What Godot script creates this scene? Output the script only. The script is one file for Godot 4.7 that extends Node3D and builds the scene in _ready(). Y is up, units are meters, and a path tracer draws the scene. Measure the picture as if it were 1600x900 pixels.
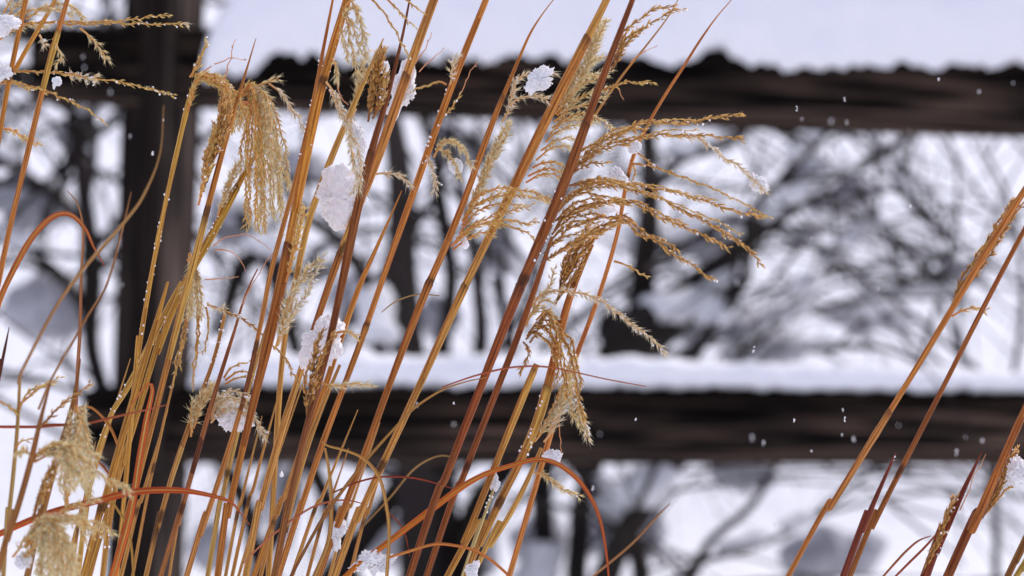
extends Node3D

# ---------------------------------------------------------------- helpers
const EYE := 0.8            # camera height in metres
const FOCUS := 1.5          # metres to the grass in focus
const PX := 0.5 / 1600.0 / 1.5   # metres per picture pixel per metre of distance
var rng := RandomNumberGenerator.new()
var noise := FastNoiseLite.new()
var fine := FastNoiseLite.new()
var M := {}
var used := {}

func at(x: float, y: float, d: float) -> Vector3:      # a point seen at (x, y) of the photograph, d metres away
	return Vector3((x - 800.0) * PX * d, EYE - (y - 450.0) * PX * d, -d)

func numbered(called: String) -> String:
	var n: int = used.get(called, 0)
	used[called] = n + 1
	return called if n == 0 else "%s_%03d" % [called, n]

func tag(o: Node, label: String, category: String, group := "", kind := "") -> Node:
	if label: o.set_meta("label", label)
	if category: o.set_meta("category", category)
	if group: o.set_meta("group", group)
	if kind: o.set_meta("kind", kind)
	return o

func thing(called: String, pos: Vector3, label: String, category: String, group := "") -> Node3D:
	var o := Node3D.new()
	o.name = numbered(called)
	add_child(o, true)
	o.position = pos
	tag(o, label, category, group)
	return o

func hexc(h: String) -> Color:      # a colour as seen in the overcast light -> linear base colour
	var c := Color(h).srgb_to_linear()
	return Color(minf(c.r / 0.56, 0.9), minf(c.g / 0.52, 0.85), minf(c.b / 0.70, 0.85))

func stemc(h: String) -> Color:
	var c := hexc(h)
	var l := c.r * 0.3 + c.g * 0.6 + c.b * 0.1
	c = c.lerp(Color(l, l, l), 0.03)
	return Color(c.r * 0.94, c.g * 1.0, c.b * 1.06)

func seedc(h: String) -> Color:
	var c := hexc(h)
	var pale := clampf(c.b * 2.0, 0.0, 1.0)
	return Color(c.r * 0.96, c.g * lerpf(0.86, 0.885, pale), c.b * lerpf(1.14, 0.98, pale))

# a shape being collected
class Shape:
	var v := PackedVector3Array()
	var n := PackedVector3Array()
	var c := PackedColorArray()
	var u := PackedVector2Array()
	var i := PackedInt32Array()
	func put(p: Vector3, nn: Vector3, cc: Color, uu := Vector2.ZERO) -> int:
		v.append(p); n.append(nn); c.append(cc); u.append(uu)
		return v.size() - 1
	func tri(a: int, b: int, d: int) -> void:
		i.append(a); i.append(b); i.append(d)
	func quad(a: int, b: int, d: int, e: int) -> void:
		i.append(a); i.append(b); i.append(d); i.append(b); i.append(e); i.append(d)
	func mesh(mat: Material, origin: Vector3) -> ArrayMesh:
		var w := PackedVector3Array()
		w.resize(v.size())
		for k in v.size(): w[k] = v[k] - origin
		var a := []
		a.resize(Mesh.ARRAY_MAX)
		a[Mesh.ARRAY_VERTEX] = w; a[Mesh.ARRAY_NORMAL] = n; a[Mesh.ARRAY_COLOR] = c
		a[Mesh.ARRAY_TEX_UV] = u; a[Mesh.ARRAY_INDEX] = i
		var m := ArrayMesh.new()
		m.add_surface_from_arrays(Mesh.PRIMITIVE_TRIANGLES, a)
		m.surface_set_material(0, mat)
		return m

# commits a shape given in world coordinates as one mesh under parent (whose base is origin)
func build(s: Shape, called: String, mat: Material, parent: Node3D = null, origin := Vector3.ZERO) -> MeshInstance3D:
	var o := MeshInstance3D.new()
	o.mesh = s.mesh(mat, origin)
	if parent:
		o.name = called
		parent.add_child(o, true)
	else:
		o.name = numbered(called)
		add_child(o, true)
		o.position = origin
	return o

func spline(p: PackedVector3Array, w: PackedFloat32Array, step: float) -> Array:
	var q := PackedVector3Array()
	var r := PackedFloat32Array()
	var n := p.size()
	for k in n - 1:
		var a := p[maxi(k - 1, 0)]; var b := p[k]; var c := p[k + 1]; var d := p[mini(k + 2, n - 1)]
		if k == 0: a = b * 2.0 - c
		if k == n - 2: d = c * 2.0 - b
		var m := maxi(1, int(ceil(b.distance_to(c) / step)))
		for j in m:
			var t := float(j) / m
			q.append(b.cubic_interpolate(c, a, d, t))
			r.append(lerpf(w[k], w[k + 1], t))
	q.append(p[n - 1]); r.append(w[n - 1])
	return [q, r]

func frame_at(q: PackedVector3Array, k: int) -> Array:
	var t := (q[mini(k + 1, q.size() - 1)] - q[maxi(k - 1, 0)]).normalized()
	var nn := t.cross(Vector3(0, 0, 1))
	nn = nn.normalized() if nn.length() > 0.02 else Vector3(1, 0, 0)
	return [t, nn, t.cross(nn)]

# round stem along sampled points q with radii r; tint(k, a) decides the colour
func tube(s: Shape, q: PackedVector3Array, r: PackedFloat32Array, sides: int, c0: Color, c1: Color, rough := 0.0, v0 := 0.0) -> void:
	var run := v0
	var first := s.v.size()
	for k in q.size():
		if k: run += q[k].distance_to(q[k - 1])
		var f := frame_at(q, k)
		var t := float(k) / maxi(1, q.size() - 1)
		var base := c0.lerp(c1, t)
		for j in sides + 1:
			var a := TAU * j / sides
			var dir: Vector3 = f[1] * cos(a) + f[2] * sin(a)
			var rr := r[k]
			if rough > 0.0:
				rr *= 1.0 + rough * fine.get_noise_3d(q[k].x * 900.0 + cos(a) * 2.0, q[k].y * 900.0 + sin(a) * 2.0, run * 1000.0)
			s.put(q[k] + dir * rr, dir, base, Vector2(float(j) / sides, run * 6.0))
	for k in q.size() - 1:
		for j in sides:
			var a := first + k * (sides + 1) + j
			s.quad(a, a + sides + 1, a + 1, a + sides + 2)
	for e in [0, q.size() - 1]:
		var f := frame_at(q, e)
		var cap: int = s.put(q[e], f[0] * (1.0 if e else -1.0), c1 if e else c0, Vector2(0.5, run))
		for j in sides:
			var a: int = first + e * (sides + 1) + j
			if e: s.tri(a, cap, a + 1)
			else: s.tri(a, a + 1, cap)

func blob_into(s: Shape, c: Vector3, r: Vector3, col: Color, rings := 4, seg := 6, wob := 0.0, sd := 0.0) -> void:
	var first := s.v.size()
	for k in rings + 1:
		var ph := PI * k / rings
		for j in seg + 1:
			var th := TAU * (j % seg) / seg
			var dir := Vector3(sin(ph) * cos(th), cos(ph), sin(ph) * sin(th))
			var f := 1.0
			if wob > 0.0: f += wob * noise.get_noise_3d(dir.x * 60.0 + sd, dir.y * 60.0 + sd * 2.0, dir.z * 60.0)
			s.put(c + dir * r * f, (dir / r).normalized(), col)
	for k in rings:
		for j in seg:
			var a := first + k * (seg + 1) + j
			s.quad(a, a + seg + 1, a + 1, a + seg + 2)

# ---------------------------------------------------------------- materials
func streak_images() -> Array:
	var w := 64; var h := 512
	var img := Image.create(w, h, false, Image.FORMAT_RGB8)
	var nz := FastNoiseLite.new(); nz.seed = 5; nz.frequency = 0.05
	var hgt := Image.create(w, h, false, Image.FORMAT_RGB8)
	for y in h:
		for x in w:
			var a := TAU * x / w
			var cx := cos(a) * 22.0; var cy := sin(a) * 22.0
			var lines := nz.get_noise_3d(cx * 4.0, cy * 4.0, y * 0.18)
			var bands := nz.get_noise_3d(cx * 1.5 + 500.0, cy * 1.5, y * 0.10)
			var blot := nz.get_noise_3d(cx * 0.7 + 90.0, cy * 0.7, y * 0.35)
			var speck := nz.get_noise_3d(cx * 5.0 + 300.0, cy * 5.0, y * 3.0)
			var g := clampf(0.87 + 0.28 * lines + 0.38 * bands + 0.10 * blot - (0.30 if speck > 0.45 else 0.0), 0.16, 1.0)
			img.set_pixel(x, y, Color(g, g * clampf(0.97 + 0.28 * bands, 0.7, 1.04), g * clampf(0.96 + 0.35 * bands, 0.6, 1.05)))
			var b := clampf(0.5 + 0.6 * lines, 0, 1)
			hgt.set_pixel(x, y, Color(b, b, b))
	hgt.bump_map_to_normal_map(3.0)
	img.generate_mipmaps(); hgt.generate_mipmaps()
	return [ImageTexture.create_from_image(img), ImageTexture.create_from_image(hgt)]

func noise_tex(freq: float, lo: Color, hi: Color, sd: int, size := 256, mid := 0.5) -> NoiseTexture2D:
	var f := FastNoiseLite.new(); f.frequency = freq; f.seed = sd; f.fractal_octaves = 5
	var g := Gradient.new(); g.set_color(0, lo); g.set_color(1, hi); g.set_offset(0, mid - 0.25); g.set_offset(1, mid + 0.25)
	var t := NoiseTexture2D.new(); t.width = size; t.height = size; t.seamless = true; t.noise = f; t.color_ramp = g
	return t

func bump_tex(freq: float, sd: int, strength: float) -> NoiseTexture2D:
	var f := FastNoiseLite.new(); f.frequency = freq; f.seed = sd; f.fractal_octaves = 5
	var t := NoiseTexture2D.new(); t.width = 256; t.height = 256; t.seamless = true; t.noise = f; t.as_normal_map = true; t.bump_strength = strength
	return t

func materials() -> void:
	var st := streak_images()
	var m := StandardMaterial3D.new()
	m.vertex_color_use_as_albedo = true; m.albedo_texture = st[0]; m.roughness = 0.5
	m.normal_enabled = true; m.normal_texture = st[1]; m.normal_scale = 0.8
	m.metallic_specular = 0.3
	M.stem = m
	m = StandardMaterial3D.new()
	m.vertex_color_use_as_albedo = true; m.albedo_texture = st[0]; m.roughness = 0.5; m.metallic_specular = 0.3; m.cull_mode = BaseMaterial3D.CULL_DISABLED
	m.normal_enabled = true; m.normal_texture = st[1]; m.normal_scale = 0.4
	m.backlight_enabled = true; m.backlight = Color(0.35, 0.35, 0.35)
	M.leaf = m
	m = StandardMaterial3D.new()
	m.vertex_color_use_as_albedo = true; m.roughness = 0.55; m.cull_mode = BaseMaterial3D.CULL_DISABLED
	m.backlight_enabled = true; m.backlight = Color(0.5, 0.5, 0.5)
	M.seed = m
	m = StandardMaterial3D.new()
	m.albedo_color = Color(0.965, 0.955, 0.95); m.roughness = 0.8; m.metallic_specular = 0.3
	m.subsurf_scatter_enabled = true; m.subsurf_scatter_strength = 0.12
	m.normal_enabled = true; m.normal_texture = bump_tex(0.03, 3, 6.0); m.uv1_triplanar = true; m.uv1_world_triplanar = true; m.uv1_scale = Vector3.ONE * 22.0
	M.snow_near = m
	m = StandardMaterial3D.new()
	m.albedo_color = Color(0.955, 0.957, 0.965); m.roughness = 0.85
	m.normal_enabled = true; m.normal_texture = bump_tex(0.02, 4, 3.0); m.uv1_triplanar = true; m.uv1_world_triplanar = true; m.uv1_scale = Vector3.ONE * 1.5
	M.snow = m
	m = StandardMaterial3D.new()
	m.albedo_color = Color(0.78, 0.78, 0.80); m.roughness = 0.6  # shade on the cushions is put into this grey base colour
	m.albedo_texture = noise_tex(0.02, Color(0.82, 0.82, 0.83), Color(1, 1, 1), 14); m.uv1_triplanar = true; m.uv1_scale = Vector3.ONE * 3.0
	M.shade_tinted_snow = m
	m = StandardMaterial3D.new()
	m.albedo_color = Color(0.95, 0.955, 0.97); m.roughness = 0.25; m.metallic_specular = 0.6
	M.frost = m
	m = StandardMaterial3D.new()
	m.albedo_color = Color(1, 1, 1); m.roughness = 0.02; m.refraction_enabled = true; m.refraction_scale = 0.033
	M.water = m
	m = StandardMaterial3D.new()
	m.vertex_color_use_as_albedo = true
	m.albedo_texture = noise_tex(0.022, Color(0.075, 0.068, 0.064), Color(0.46, 0.38, 0.325), 8, 512, 0.57)
	m.uv1_scale = Vector3(1.6, 0.22, 1); m.roughness = 0.85; m.metallic_specular = 0.12
	m.normal_enabled = true; m.normal_texture = bump_tex(0.03, 9, 8.0)
	M.wood = m
	m = m.duplicate()
	m.albedo_texture = noise_tex(0.022, Color(0.16, 0.14, 0.127), Color(0.42, 0.365, 0.33), 18, 512, 0.52)
	M.post_wood = m
	m = StandardMaterial3D.new()
	m.vertex_color_use_as_albedo = true; m.roughness = 0.85; m.metallic_specular = 0.12
	M.bark = m

# ---------------------------------------------------------------- grass
# px: x, y, width triples from the root end upwards, seen at d0 (root end) .. d1 (tip) metres
func path3(px: Array, d0: float, d1: float, to_ground: bool) -> Array:
	var p := PackedVector3Array(); var w := PackedFloat32Array()
	var n := px.size() / 3
	for k in n:
		var d := lerpf(d0, d1, float(k) / maxi(1, n - 1))
		p.append(at(px[k * 3], px[k * 3 + 1], d)); w.append((px[k * 3 + 2] * 0.84 - 0.4) * 0.5 * PX * d)
	if to_ground and p[0].y > 0.05:       # runs on below the picture down into the snow
		var slope := (p[0] - p[1]).normalized()
		var drop := p[0].y + 0.02
		var root := p[0] + Vector3(slope.x / maxf(-slope.y, 0.5) * drop * 0.75, -drop, 0)
		var mid := p[0].lerp(root, 0.5) + Vector3(slope.x * drop * 0.08, 0, 0)
		p.insert(0, mid); w.insert(0, w[0])
		p.insert(0, root); w.insert(0, w[0])
	return [p, w]

var cur: Node3D          # the stalk being built
var cur_origin := Vector3.ZERO
var frost: Shape
var drops: Shape
var cur_q: PackedVector3Array
var cur_d := 1.5

func stalk(label: String, px: Array, c0: String, c1: String, opt := {}) -> Node3D:
	finish()
	var d0: float = opt.get("d0", 1.5); var d1: float = opt.get("d1", d0)
	var pw := path3(px, d0, d1, opt.get("ground", true))
	var cp: PackedVector3Array = pw[0]
	var was := cp.duplicate()
	for k in range(1, cp.size() - 1): cp[k] = was[k] * 0.5 + (was[k - 1] + was[k + 1]) * 0.25 if was[k - 1].distance_to(was[k + 1]) < 0.12 else was[k]
	var sp := spline(cp, pw[1], 0.0022)
	var q: PackedVector3Array = sp[0]; var r: PackedFloat32Array = sp[1]
	var bumpy: float = opt.get("bumpy", 0.0)
	var nodes: Array = opt.get("nodes", [])
	var wav := rng.randf() * 100.0
	for k in q.size():        # slight natural unevenness
		q[k] += Vector3(noise.get_noise_2d(q[k].y * 60.0, wav), 0, noise.get_noise_2d(q[k].y * 60.0, wav + 50.0)) * 0.0012
		r[k] *= 1.0 + 0.08 * noise.get_noise_2d(q[k].y * 300.0, wav + 20.0)
		for y in nodes:
			var off := absf(q[k].y - at(0, y, d0).y)
			if off < 0.004: r[k] *= 1.0 + 0.13 * (1.0 - off / 0.004)
	cur_origin = q[0]
	cur = thing("grass_stalk", cur_origin, label, "grass stalk", "dry grass stalks")
	frost = Shape.new(); drops = Shape.new(); cur_q = q; cur_d = d0
	var s := Shape.new()
	var a := stemc(c0); var b := stemc(c1)
	tube(s, q, r, 12, a, b, bumpy)
	# darker joints, greener and redder lengths
	for k in s.v.size():
		var y := s.v[k].y
		var t := noise.get_noise_2d(y * 90.0, wav + 7.0)
		var col := s.c[k]
		col = col.lerp(Color(col.r * 0.58, col.g * 0.43, col.b * 0.32), clampf(t * 1.1, 0.0, 0.4))
		col = col.lerp(Color(col.r * 0.95, col.g * 1.18, col.b * 1.1), clampf(-t * 1.3, 0.0, 0.5))
		for ny in nodes:
			var off := absf(y - at(0, ny, d0).y)
			if off < 0.0028: col = col.lerp(Color(0.05, 0.018, 0.012), 0.75)
		s.c[k] = col
	build(s, "stem", M.stem, cur, cur_origin)
	for sh in opt.get("sheaths", []):
		sheath(q, r, sh[0], sh[1], d0, stemc(sh[2]) if sh.size() > 2 else a.lerp(b, 0.5) * 1.15)
	if opt.has("beads"):        # wet beads and frost along the edges of the stem
		var bd: Array = opt.beads
		for k in int(bd[2]):
			var y := lerpf(bd[0], bd[1], rng.randf())
			var kk := nearest(q, y, d0)
			var side := -1.0 if rng.randf() < float(bd[3]) else 1.0
			var f := frame_at(q, kk)
			var rad := rng.randf_range(0.0002, 0.00062)
			var an := rng.randf_range(-0.4, 1.3)
			blob_into(frost if rng.randf() < 0.12 else drops, q[kk] + (f[1] * side * cos(an) + Vector3(0, 0, 1) * sin(an)) * (r[kk] + rad * 0.25), Vector3.ONE * rad * Vector3(1, 1.25, 1), Color.WHITE, 4, 6)
	return cur

func nearest(q: PackedVector3Array, y: float, d: float) -> int:
	var ty := at(0, y, d).y
	var best := 0; var e := 1e9
	for k in q.size():
		if absf(q[k].y - ty) < e: e = absf(q[k].y - ty); best = k
	return best

func sheath(q: PackedVector3Array, r: PackedFloat32Array, y0: float, y1: float, d: float, col: Color) -> void:
	var a := nearest(q, y0, d); var b := nearest(q, y1, d)
	var s := Shape.new()
	var sides := 10
	var n := b - a
	if n < 4: return
	for k in n + 1:
		var f := frame_at(q, a + k)
		var t := float(k) / n
		var open := 0.35 + 0.9 * t * t            # the sheath opens towards its lip
		var rr := r[a + k] * (1.015 + 0.06 * smoothstep(0.0, 0.25, t) + 0.06 * t * t)
		for j in sides + 1:
			var an := open * 0.5 + (TAU - open) * j / sides + 0.9
			var dir: Vector3 = f[1] * cos(an) + f[2] * sin(an)
			var lip: float = 0.0 if k < n else -0.0025 * absf(float(j) / sides - 0.5) * 2.0
			var tint := col.lerp(Color(0.10, 0.035, 0.02), clampf((t - 0.9) * 8.0, 0, 0.7))
			s.put(q[a + k] + dir * rr + f[0] * lip, dir, tint, Vector2(float(j) / sides, k * 0.012))
	for k in n:
		for j in sides:
			var e := k * (sides + 1) + j
			s.quad(e, e + sides + 1, e + 1, e + sides + 2)
	build(s, "leaf_sheath", M.leaf, cur, cur_origin)

const STYLE := {
	"fluff": [0.0036, 27.0, 0.0010, 5, 0.0048, "a87838", "e0bc88", "e0c498", 0.06],
	"gold": [0.0036, 22.0, 0.0012, 3, 0.0044, "a8682a", "dca460", "d8ac70", 0.03],
	"wet": [0.0038, 17.0, 0.0012, 2, 0.0034, "74481c", "c2944e", "cca468", 0.2],
	"dark": [0.0042, 13.0, 0.0011, 1, 0.0030, "623c18", "b88844", "d8b070", 0.04],
	"thin": [0.0028, 15.0, 0.0016, 1, 0.0026, "98642c", "d8a860", "e4c894", 0.14],
	"frosty": [0.0036, 28.0, 0.0010, 6, 0.0052, "b08a58", "dcc09a", "e0c8a4", 0.42],
	"bare": [0.0018, 12.0, 0.0090, 0, 0.0, "a87450", "b88a60", "d8b888", 0.05],
}

# one branch of a plume: px is x, y pairs from its foot to its tip, dd how far the tip comes towards the camera
func spike(px: Array, style: String, dd := 0.0, scale := 1.0, d := -1.0) -> void:
	var st: Array = STYLE[style]
	if d < 0.0: d = cur_d
	var p := PackedVector3Array(); var w := PackedFloat32Array()
	var n := px.size() / 2
	for k in n:
		var t := float(k) / maxi(1, n - 1)
		p.append(at(px[k * 2], px[k * 2 + 1], d - dd * t - 0.004 * sin(t * 3.0)))
		w.append(lerpf(0.0006, 0.00025, t) * (0.6 if style == "bare" else 1.0))
	var sp := spline(p, w, 0.0012)
	var q: PackedVector3Array = sp[0]
	var wav := rng.randf() * 500.0
	for k in q.size():
		var amp := 0.0011 * minf(1.0, k / 12.0)
		q[k] += Vector3(noise.get_noise_2d(k * 6.0, wav), noise.get_noise_2d(k * 6.0, wav + 40.0), 2.0 * noise.get_noise_2d(k * 6.0, wav + 80.0)) * amp
	var s := Shape.new()
	var ca := seedc(st[5]); var cb := seedc(st[6]); var ch := seedc(st[7])
	tube(s, q, sp[1], 5, ca, ca.lerp(cb, 0.4))
	var run := 0.0; var nxt := 0.004; var az := rng.randf() * TAU
	var L: float = st[0] * scale
	for k in range(1, q.size()):
		run += q[k].distance_to(q[k - 1])
		while run > nxt:
			nxt += st[2] * rng.randf_range(0.6, 1.5)
			az += 2.4 + rng.randf_range(-0.5, 0.5)
			var f := frame_at(q, k)
			var out: Vector3 = f[1] * cos(az) + f[2] * sin(az)
			var open := deg_to_rad(st[1] * rng.randf_range(0.5, 1.5))
			var dir: Vector3 = (f[0] * cos(open) + out * sin(open) + Vector3(0, -0.12, 0)).normalized()
			var root: Vector3 = q[k] + out * 0.0003
			var len := L * rng.randf_range(0.75, 1.2)
			var tone := rng.randf_range(0.72, 1.15)
			var shade := ca.lerp(cb, rng.randf_range(0.0, 0.45)) * tone
			var tip := cb * tone
			husk(s, root, dir, out, len, len * 0.125, shade, tip)
			if rng.randf() < 0.7:
				var dir2: Vector3 = (dir + out.cross(f[0]) * rng.randf_range(-0.35, 0.35) + out * 0.15).normalized()
				husk(s, root, dir2, out, len * 0.85, len * 0.10, shade * 0.9, tip)
			for h in int(st[3]):
				var hd := (dir + Vector3(rng.randf_range(-1, 1), rng.randf_range(-1, 0.8), rng.randf_range(-1, 1)) * 0.42).normalized()
				hair(s, root + dir * len * 0.15, hd, float(st[4]) * rng.randf_range(0.5, 1.15), 0.00012, ch * rng.randf_range(0.8, 1.05))
			if rng.randf() < float(st[8]):
				var rad := rng.randf_range(0.00022, 0.0006)
				if style == "frosty" or rng.randf() < 0.5:
					for e in 3:
						blob_into(frost, root + dir * len * rng.randf_range(0.0, 0.9) + Vector3(rng.randf_range(-1, 1), rng.randf_range(-0.4, 1), rng.randf_range(-1, 1)) * 0.0007, Vector3(rad, rad * 0.7, rad) * rng.randf_range(0.6, 1.3), Color.WHITE, 3, 5)
				else:
					blob_into(drops, root + dir * len * 0.7 - Vector3(0, rad, 0), Vector3(rad, rad * 1.2, rad), Color.WHITE, 5, 7)
	build(s, "seed_spike", M.seed, cur, cur_origin)

func husk(s: Shape, root: Vector3, dir: Vector3, out: Vector3, len: float, wid: float, ca: Color, cb: Color) -> void:
	var e1 := dir.cross(out).normalized(); var e2 := e1.cross(dir)
	var a := s.put(root, -dir, ca)
	var m := s.v.size()
	for j in 4:
		var an := TAU * j / 4
		var o := e1 * cos(an) + e2 * sin(an) * 0.8
		s.put(root + dir * len * 0.35 + o * wid, o, ca.lerp(cb, 0.5))
	var b := s.put(root + dir * len, dir, cb)
	for j in 4:
		var x := m + j; var y := m + (j + 1) % 4
		s.tri(a, y, x); s.tri(x, y, b)

func hair(s: Shape, root: Vector3, dir: Vector3, len: float, wid: float, col: Color) -> void:
	var e := dir.cross(Vector3(0.2, 0.3, 1.0)).normalized() * wid
	var nn := e.cross(dir).normalized()
	var a := s.put(root - e, nn, col); var b := s.put(root + e, nn, col); var c := s.put(root + dir * len, nn, col)
	s.tri(a, c, b)

# a plume still closed: branches lying close along the line px (x, y pairs), half-width hw
func closed(px: Array, hw: float, n: int, style: String, length := 0.5, lean := 0.0) -> void:
	var m := px.size() / 2
	for k in n:
		var t0 := float(k) / n * (1.0 - length * 0.6)
		var side := (rng.randf_range(-1.0, 1.0) if lean == 0.0 else lean * rng.randf_range(0.1, 1.0)) * hw
		var pts := []
		for j in 5:
			var t := clampf(t0 + length * j / 4.0 * rng.randf_range(0.93, 1.0), 0.0, 1.0) * (m - 1)
			var a := mini(int(t), m - 2); var f := t - a
			var x := lerpf(px[a * 2], px[a * 2 + 2], f); var y := lerpf(px[a * 2 + 1], px[a * 2 + 3], f)
			var dx: float = px[a * 2 + 2] - px[a * 2]; var dy: float = px[a * 2 + 3] - px[a * 2 + 1]
			var l := maxf(1.0, sqrt(dx * dx + dy * dy))
			var o := side * sin(clampf(j / 3.0, 0, 1) * PI * 0.5)
			pts.append(x - dy / l * o); pts.append(y + dx / l * o)
		spike(pts, style, rng.randf_range(-0.006, 0.008), 0.95)

# a drooping plume: branches leave near (x, y), pass over (cx, cy) and hang to tips between (ax, ay) and (bx, by)
func droop(x: float, y: float, cx: float, cy: float, ax: float, ay: float, bx: float, by: float, n: int, style: String, jit := 10.0) -> void:
	for k in n:
		var t := (k + 0.5) / n
		var tx := lerpf(ax, bx, t) + rng.randf_range(-jit, jit); var ty := lerpf(ay, by, t) + rng.randf_range(-jit, jit)
		var mx := cx + (tx - x) * 0.25 + rng.randf_range(-jit, jit) * 0.6; var my := cy + rng.randf_range(-jit, jit) * 0.6
		var m2x := lerpf(mx, tx, 0.55) + (tx - mx) * 0.18; var m2y := lerpf(my, ty, 0.45)
		spike([x + rng.randf_range(-3, 3), y + rng.randf_range(-6, 6), mx, my, m2x, m2y, tx, ty], style, rng.randf_range(-0.03, 0.03))

func finish() -> void:
	if cur == null: return
	if frost.v.size(): tag(build(frost, "frost", M.frost, cur, cur_origin), "", "", "", "stuff")
	if drops.v.size(): tag(build(drops, "water_bead", M.water, cur, cur_origin), "", "", "", "stuff")
	cur = null

# a long leaf: px is x, y, width triples; twist turns the blade about its length, c2 is the midrib
func leaf(label: String, px: Array, c0: String, c1: String, c2: String, opt := {}) -> void:
	finish()
	var d0: float = opt.get("d0", 1.5); var d1: float = opt.get("d1", d0)
	var pw := path3(px, d0, d1, opt.get("ground", false))
	var sp := spline(pw[0], pw[1], 0.0025)
	var q: PackedVector3Array = sp[0]; var r: PackedFloat32Array = sp[1]
	var s := Shape.new()
	var a := stemc(c0); var b := stemc(c1); var mid := stemc(c2)
	var fold: float = opt.get("fold", 0.45); var twist: float = opt.get("twist", 0.3)
	var wav := rng.randf() * 90.0
	var xs := [-1.0, -0.72, -0.3, -0.13, 0.13, 0.3, 0.72, 1.0]
	var run := 0.0
	for k in q.size():
		if k: run += q[k].distance_to(q[k - 1])
		var f := frame_at(q, k)
		var t := float(k) / (q.size() - 1)
		var tw := twist * sin(t * 2.6 + wav) + 0.25 * noise.get_noise_2d(t * 120.0, wav)
		var side: Vector3 = f[1] * cos(tw) + f[2] * sin(tw)
		var face: Vector3 = f[0].cross(side)
		var col := a.lerp(b, t) * (1.0 + 0.3 * noise.get_noise_2d(run * 700.0, wav + 9.0))
		for g in 2:
			for e in xs:
				var lift := fold * r[k] * (absf(e) - 0.5) + (0.00012 if g == 0 else -0.00012)
				if absf(e) < 0.2: lift += 0.00025 * (1.0 if g == 0 else -1.0)
				var wob: float = 1.0 + 0.08 * noise.get_noise_2d(run * 1500.0, wav + e * 30.0)
				var cc := col.lerp(mid, 0.85) if absf(e) < 0.2 else (col * 0.8 if absf(e) > 0.9 else col)
				var nn: Vector3 = (face * (1.0 if g == 0 else -1.0) + side * e * -fold * (1.0 if g == 0 else -1.0)).normalized()
				s.put(q[k] + side * e * r[k] * wob + face * lift, nn, cc, Vector2(e * 0.5 + 0.5, run * 6.0))
	for k in q.size() - 1:
		for g in 2:
			for j in 7:
				var e := k * 16 + g * 8 + j
				if g == 1: s.quad(e, e + 16, e + 1, e + 17)
				else: s.quad(e, e + 1, e + 16, e + 17)
		for ed in [0, 7]:
			var e: int = k * 16 + ed
			if ed == 0: s.quad(e, e + 16, e + 8, e + 24)
			else: s.quad(e, e + 8, e + 16, e + 24)
	var o := build(s, "grass_leaf", M.leaf, null, q[0])
	tag(o, label, "grass leaf", "loose grass leaves")

# a lump of snow whose silhouette runs through the x, y pairs px; thick is its depth in metres
func lump(called: String, label: String, px: Array, d: float, thick: float, mat: Material, group: String, rough := 0.14, freq := 11.0, seg := 140, rings := 44) -> MeshInstance3D:
	var n := px.size() / 2
	var pts := []
	var mid := Vector2.ZERO
	for k in n:
		pts.append(Vector2(px[k * 2], px[k * 2 + 1])); mid += pts[k]
	mid /= n
	var dirs := []
	var shrink := 0.92 if mat == M.snow_near else 1.0
	for p in pts: dirs.append([(p - mid).angle(), (p - mid).length() * shrink])
	dirs.sort_custom(func(x, y): return x[0] < y[0])
	var c := at(mid.x, mid.y, d)
	var s := Shape.new()
	var sd := mid.x + mid.y * 3.0
	for k in rings + 1:
		var ph := PI * k / rings
		for j in seg + 1:
			var th := -PI + TAU * (j % seg) / seg
			var rad := 0.0
			for e in dirs.size():
				var a0: float = dirs[e][0]; var r0: float = dirs[e][1]
				var nx = dirs[(e + 1) % dirs.size()]
				var a1: float = nx[0]; var r1: float = nx[1]
				if a1 <= a0: a1 += TAU
				var tt := th
				if tt < a0: tt += TAU
				if tt >= a0 and tt <= a1:
					var u := smoothstep(0.0, 1.0, (tt - a0) / maxf(a1 - a0, 1e-4))
					rad = lerpf(r0, r1, u); break
			var cs := pow(sin(ph), 0.7)
			var off := Vector3(cos(th) * cs * rad, -sin(th) * cs * rad, 0) * PX * d + Vector3(0, 0, cos(ph) * thick * 0.5)
			var dir := off.normalized()
			var g := 1.0 + (1.5 * rough if mat == M.snow_near else rough) * fine.get_noise_3d(off.x / (rad * PX * d) * freq * 10.0 + sd, off.y / (rad * PX * d) * freq * 10.0, off.z / thick * freq * 10.0 + sd) + rough * 1.2 * noise.get_noise_3d(dir.x * 22.0 + sd, dir.y * 22.0, dir.z * 22.0)
			s.put(c + off * g, dir, Color.WHITE)
	for k in rings:
		for j in seg:
			var a := k * (seg + 1) + j
			s.quad(a, a + seg + 1, a + 1, a + seg + 2)
	# smooth normals from the faces
	var nn := PackedVector3Array(); nn.resize(s.v.size())
	for t in range(0, s.i.size(), 3):
		var x := s.i[t]; var y := s.i[t + 1]; var z := s.i[t + 2]
		var cr := (s.v[z] - s.v[x]).cross(s.v[y] - s.v[x])
		nn[x] += cr; nn[y] += cr; nn[z] += cr
	for k in rings + 1:
		var a := k * (seg + 1)
		var sum := nn[a] + nn[a + seg]
		nn[a] = sum; nn[a + seg] = sum
	for k in s.v.size(): s.n[k] = nn[k].normalized() if nn[k].length() > 1e-14 else s.n[k]
	if mat == M.snow_near:       # loose grains round its edge and over its face
		var n0 := s.v.size()
		for k in 320:
			var at_v := s.v[rng.randi() % n0]
			var dir := (at_v - c).normalized()
			var g := rng.randf_range(0.00016, 0.00062)
			blob_into(s, at_v + dir * g * rng.randf_range(-0.6, 0.9), Vector3(g * rng.randf_range(0.6, 1.3), g * rng.randf_range(0.6, 1.3), g), Color.WHITE, 4, 6, 0.6, k * 3.1)
	var o := build(s, called, mat, null, c)
	tag(o, label, "snow", group)
	return o


# ---------------------------------------------------------------- the setting
const FENCE := 6.15

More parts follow.
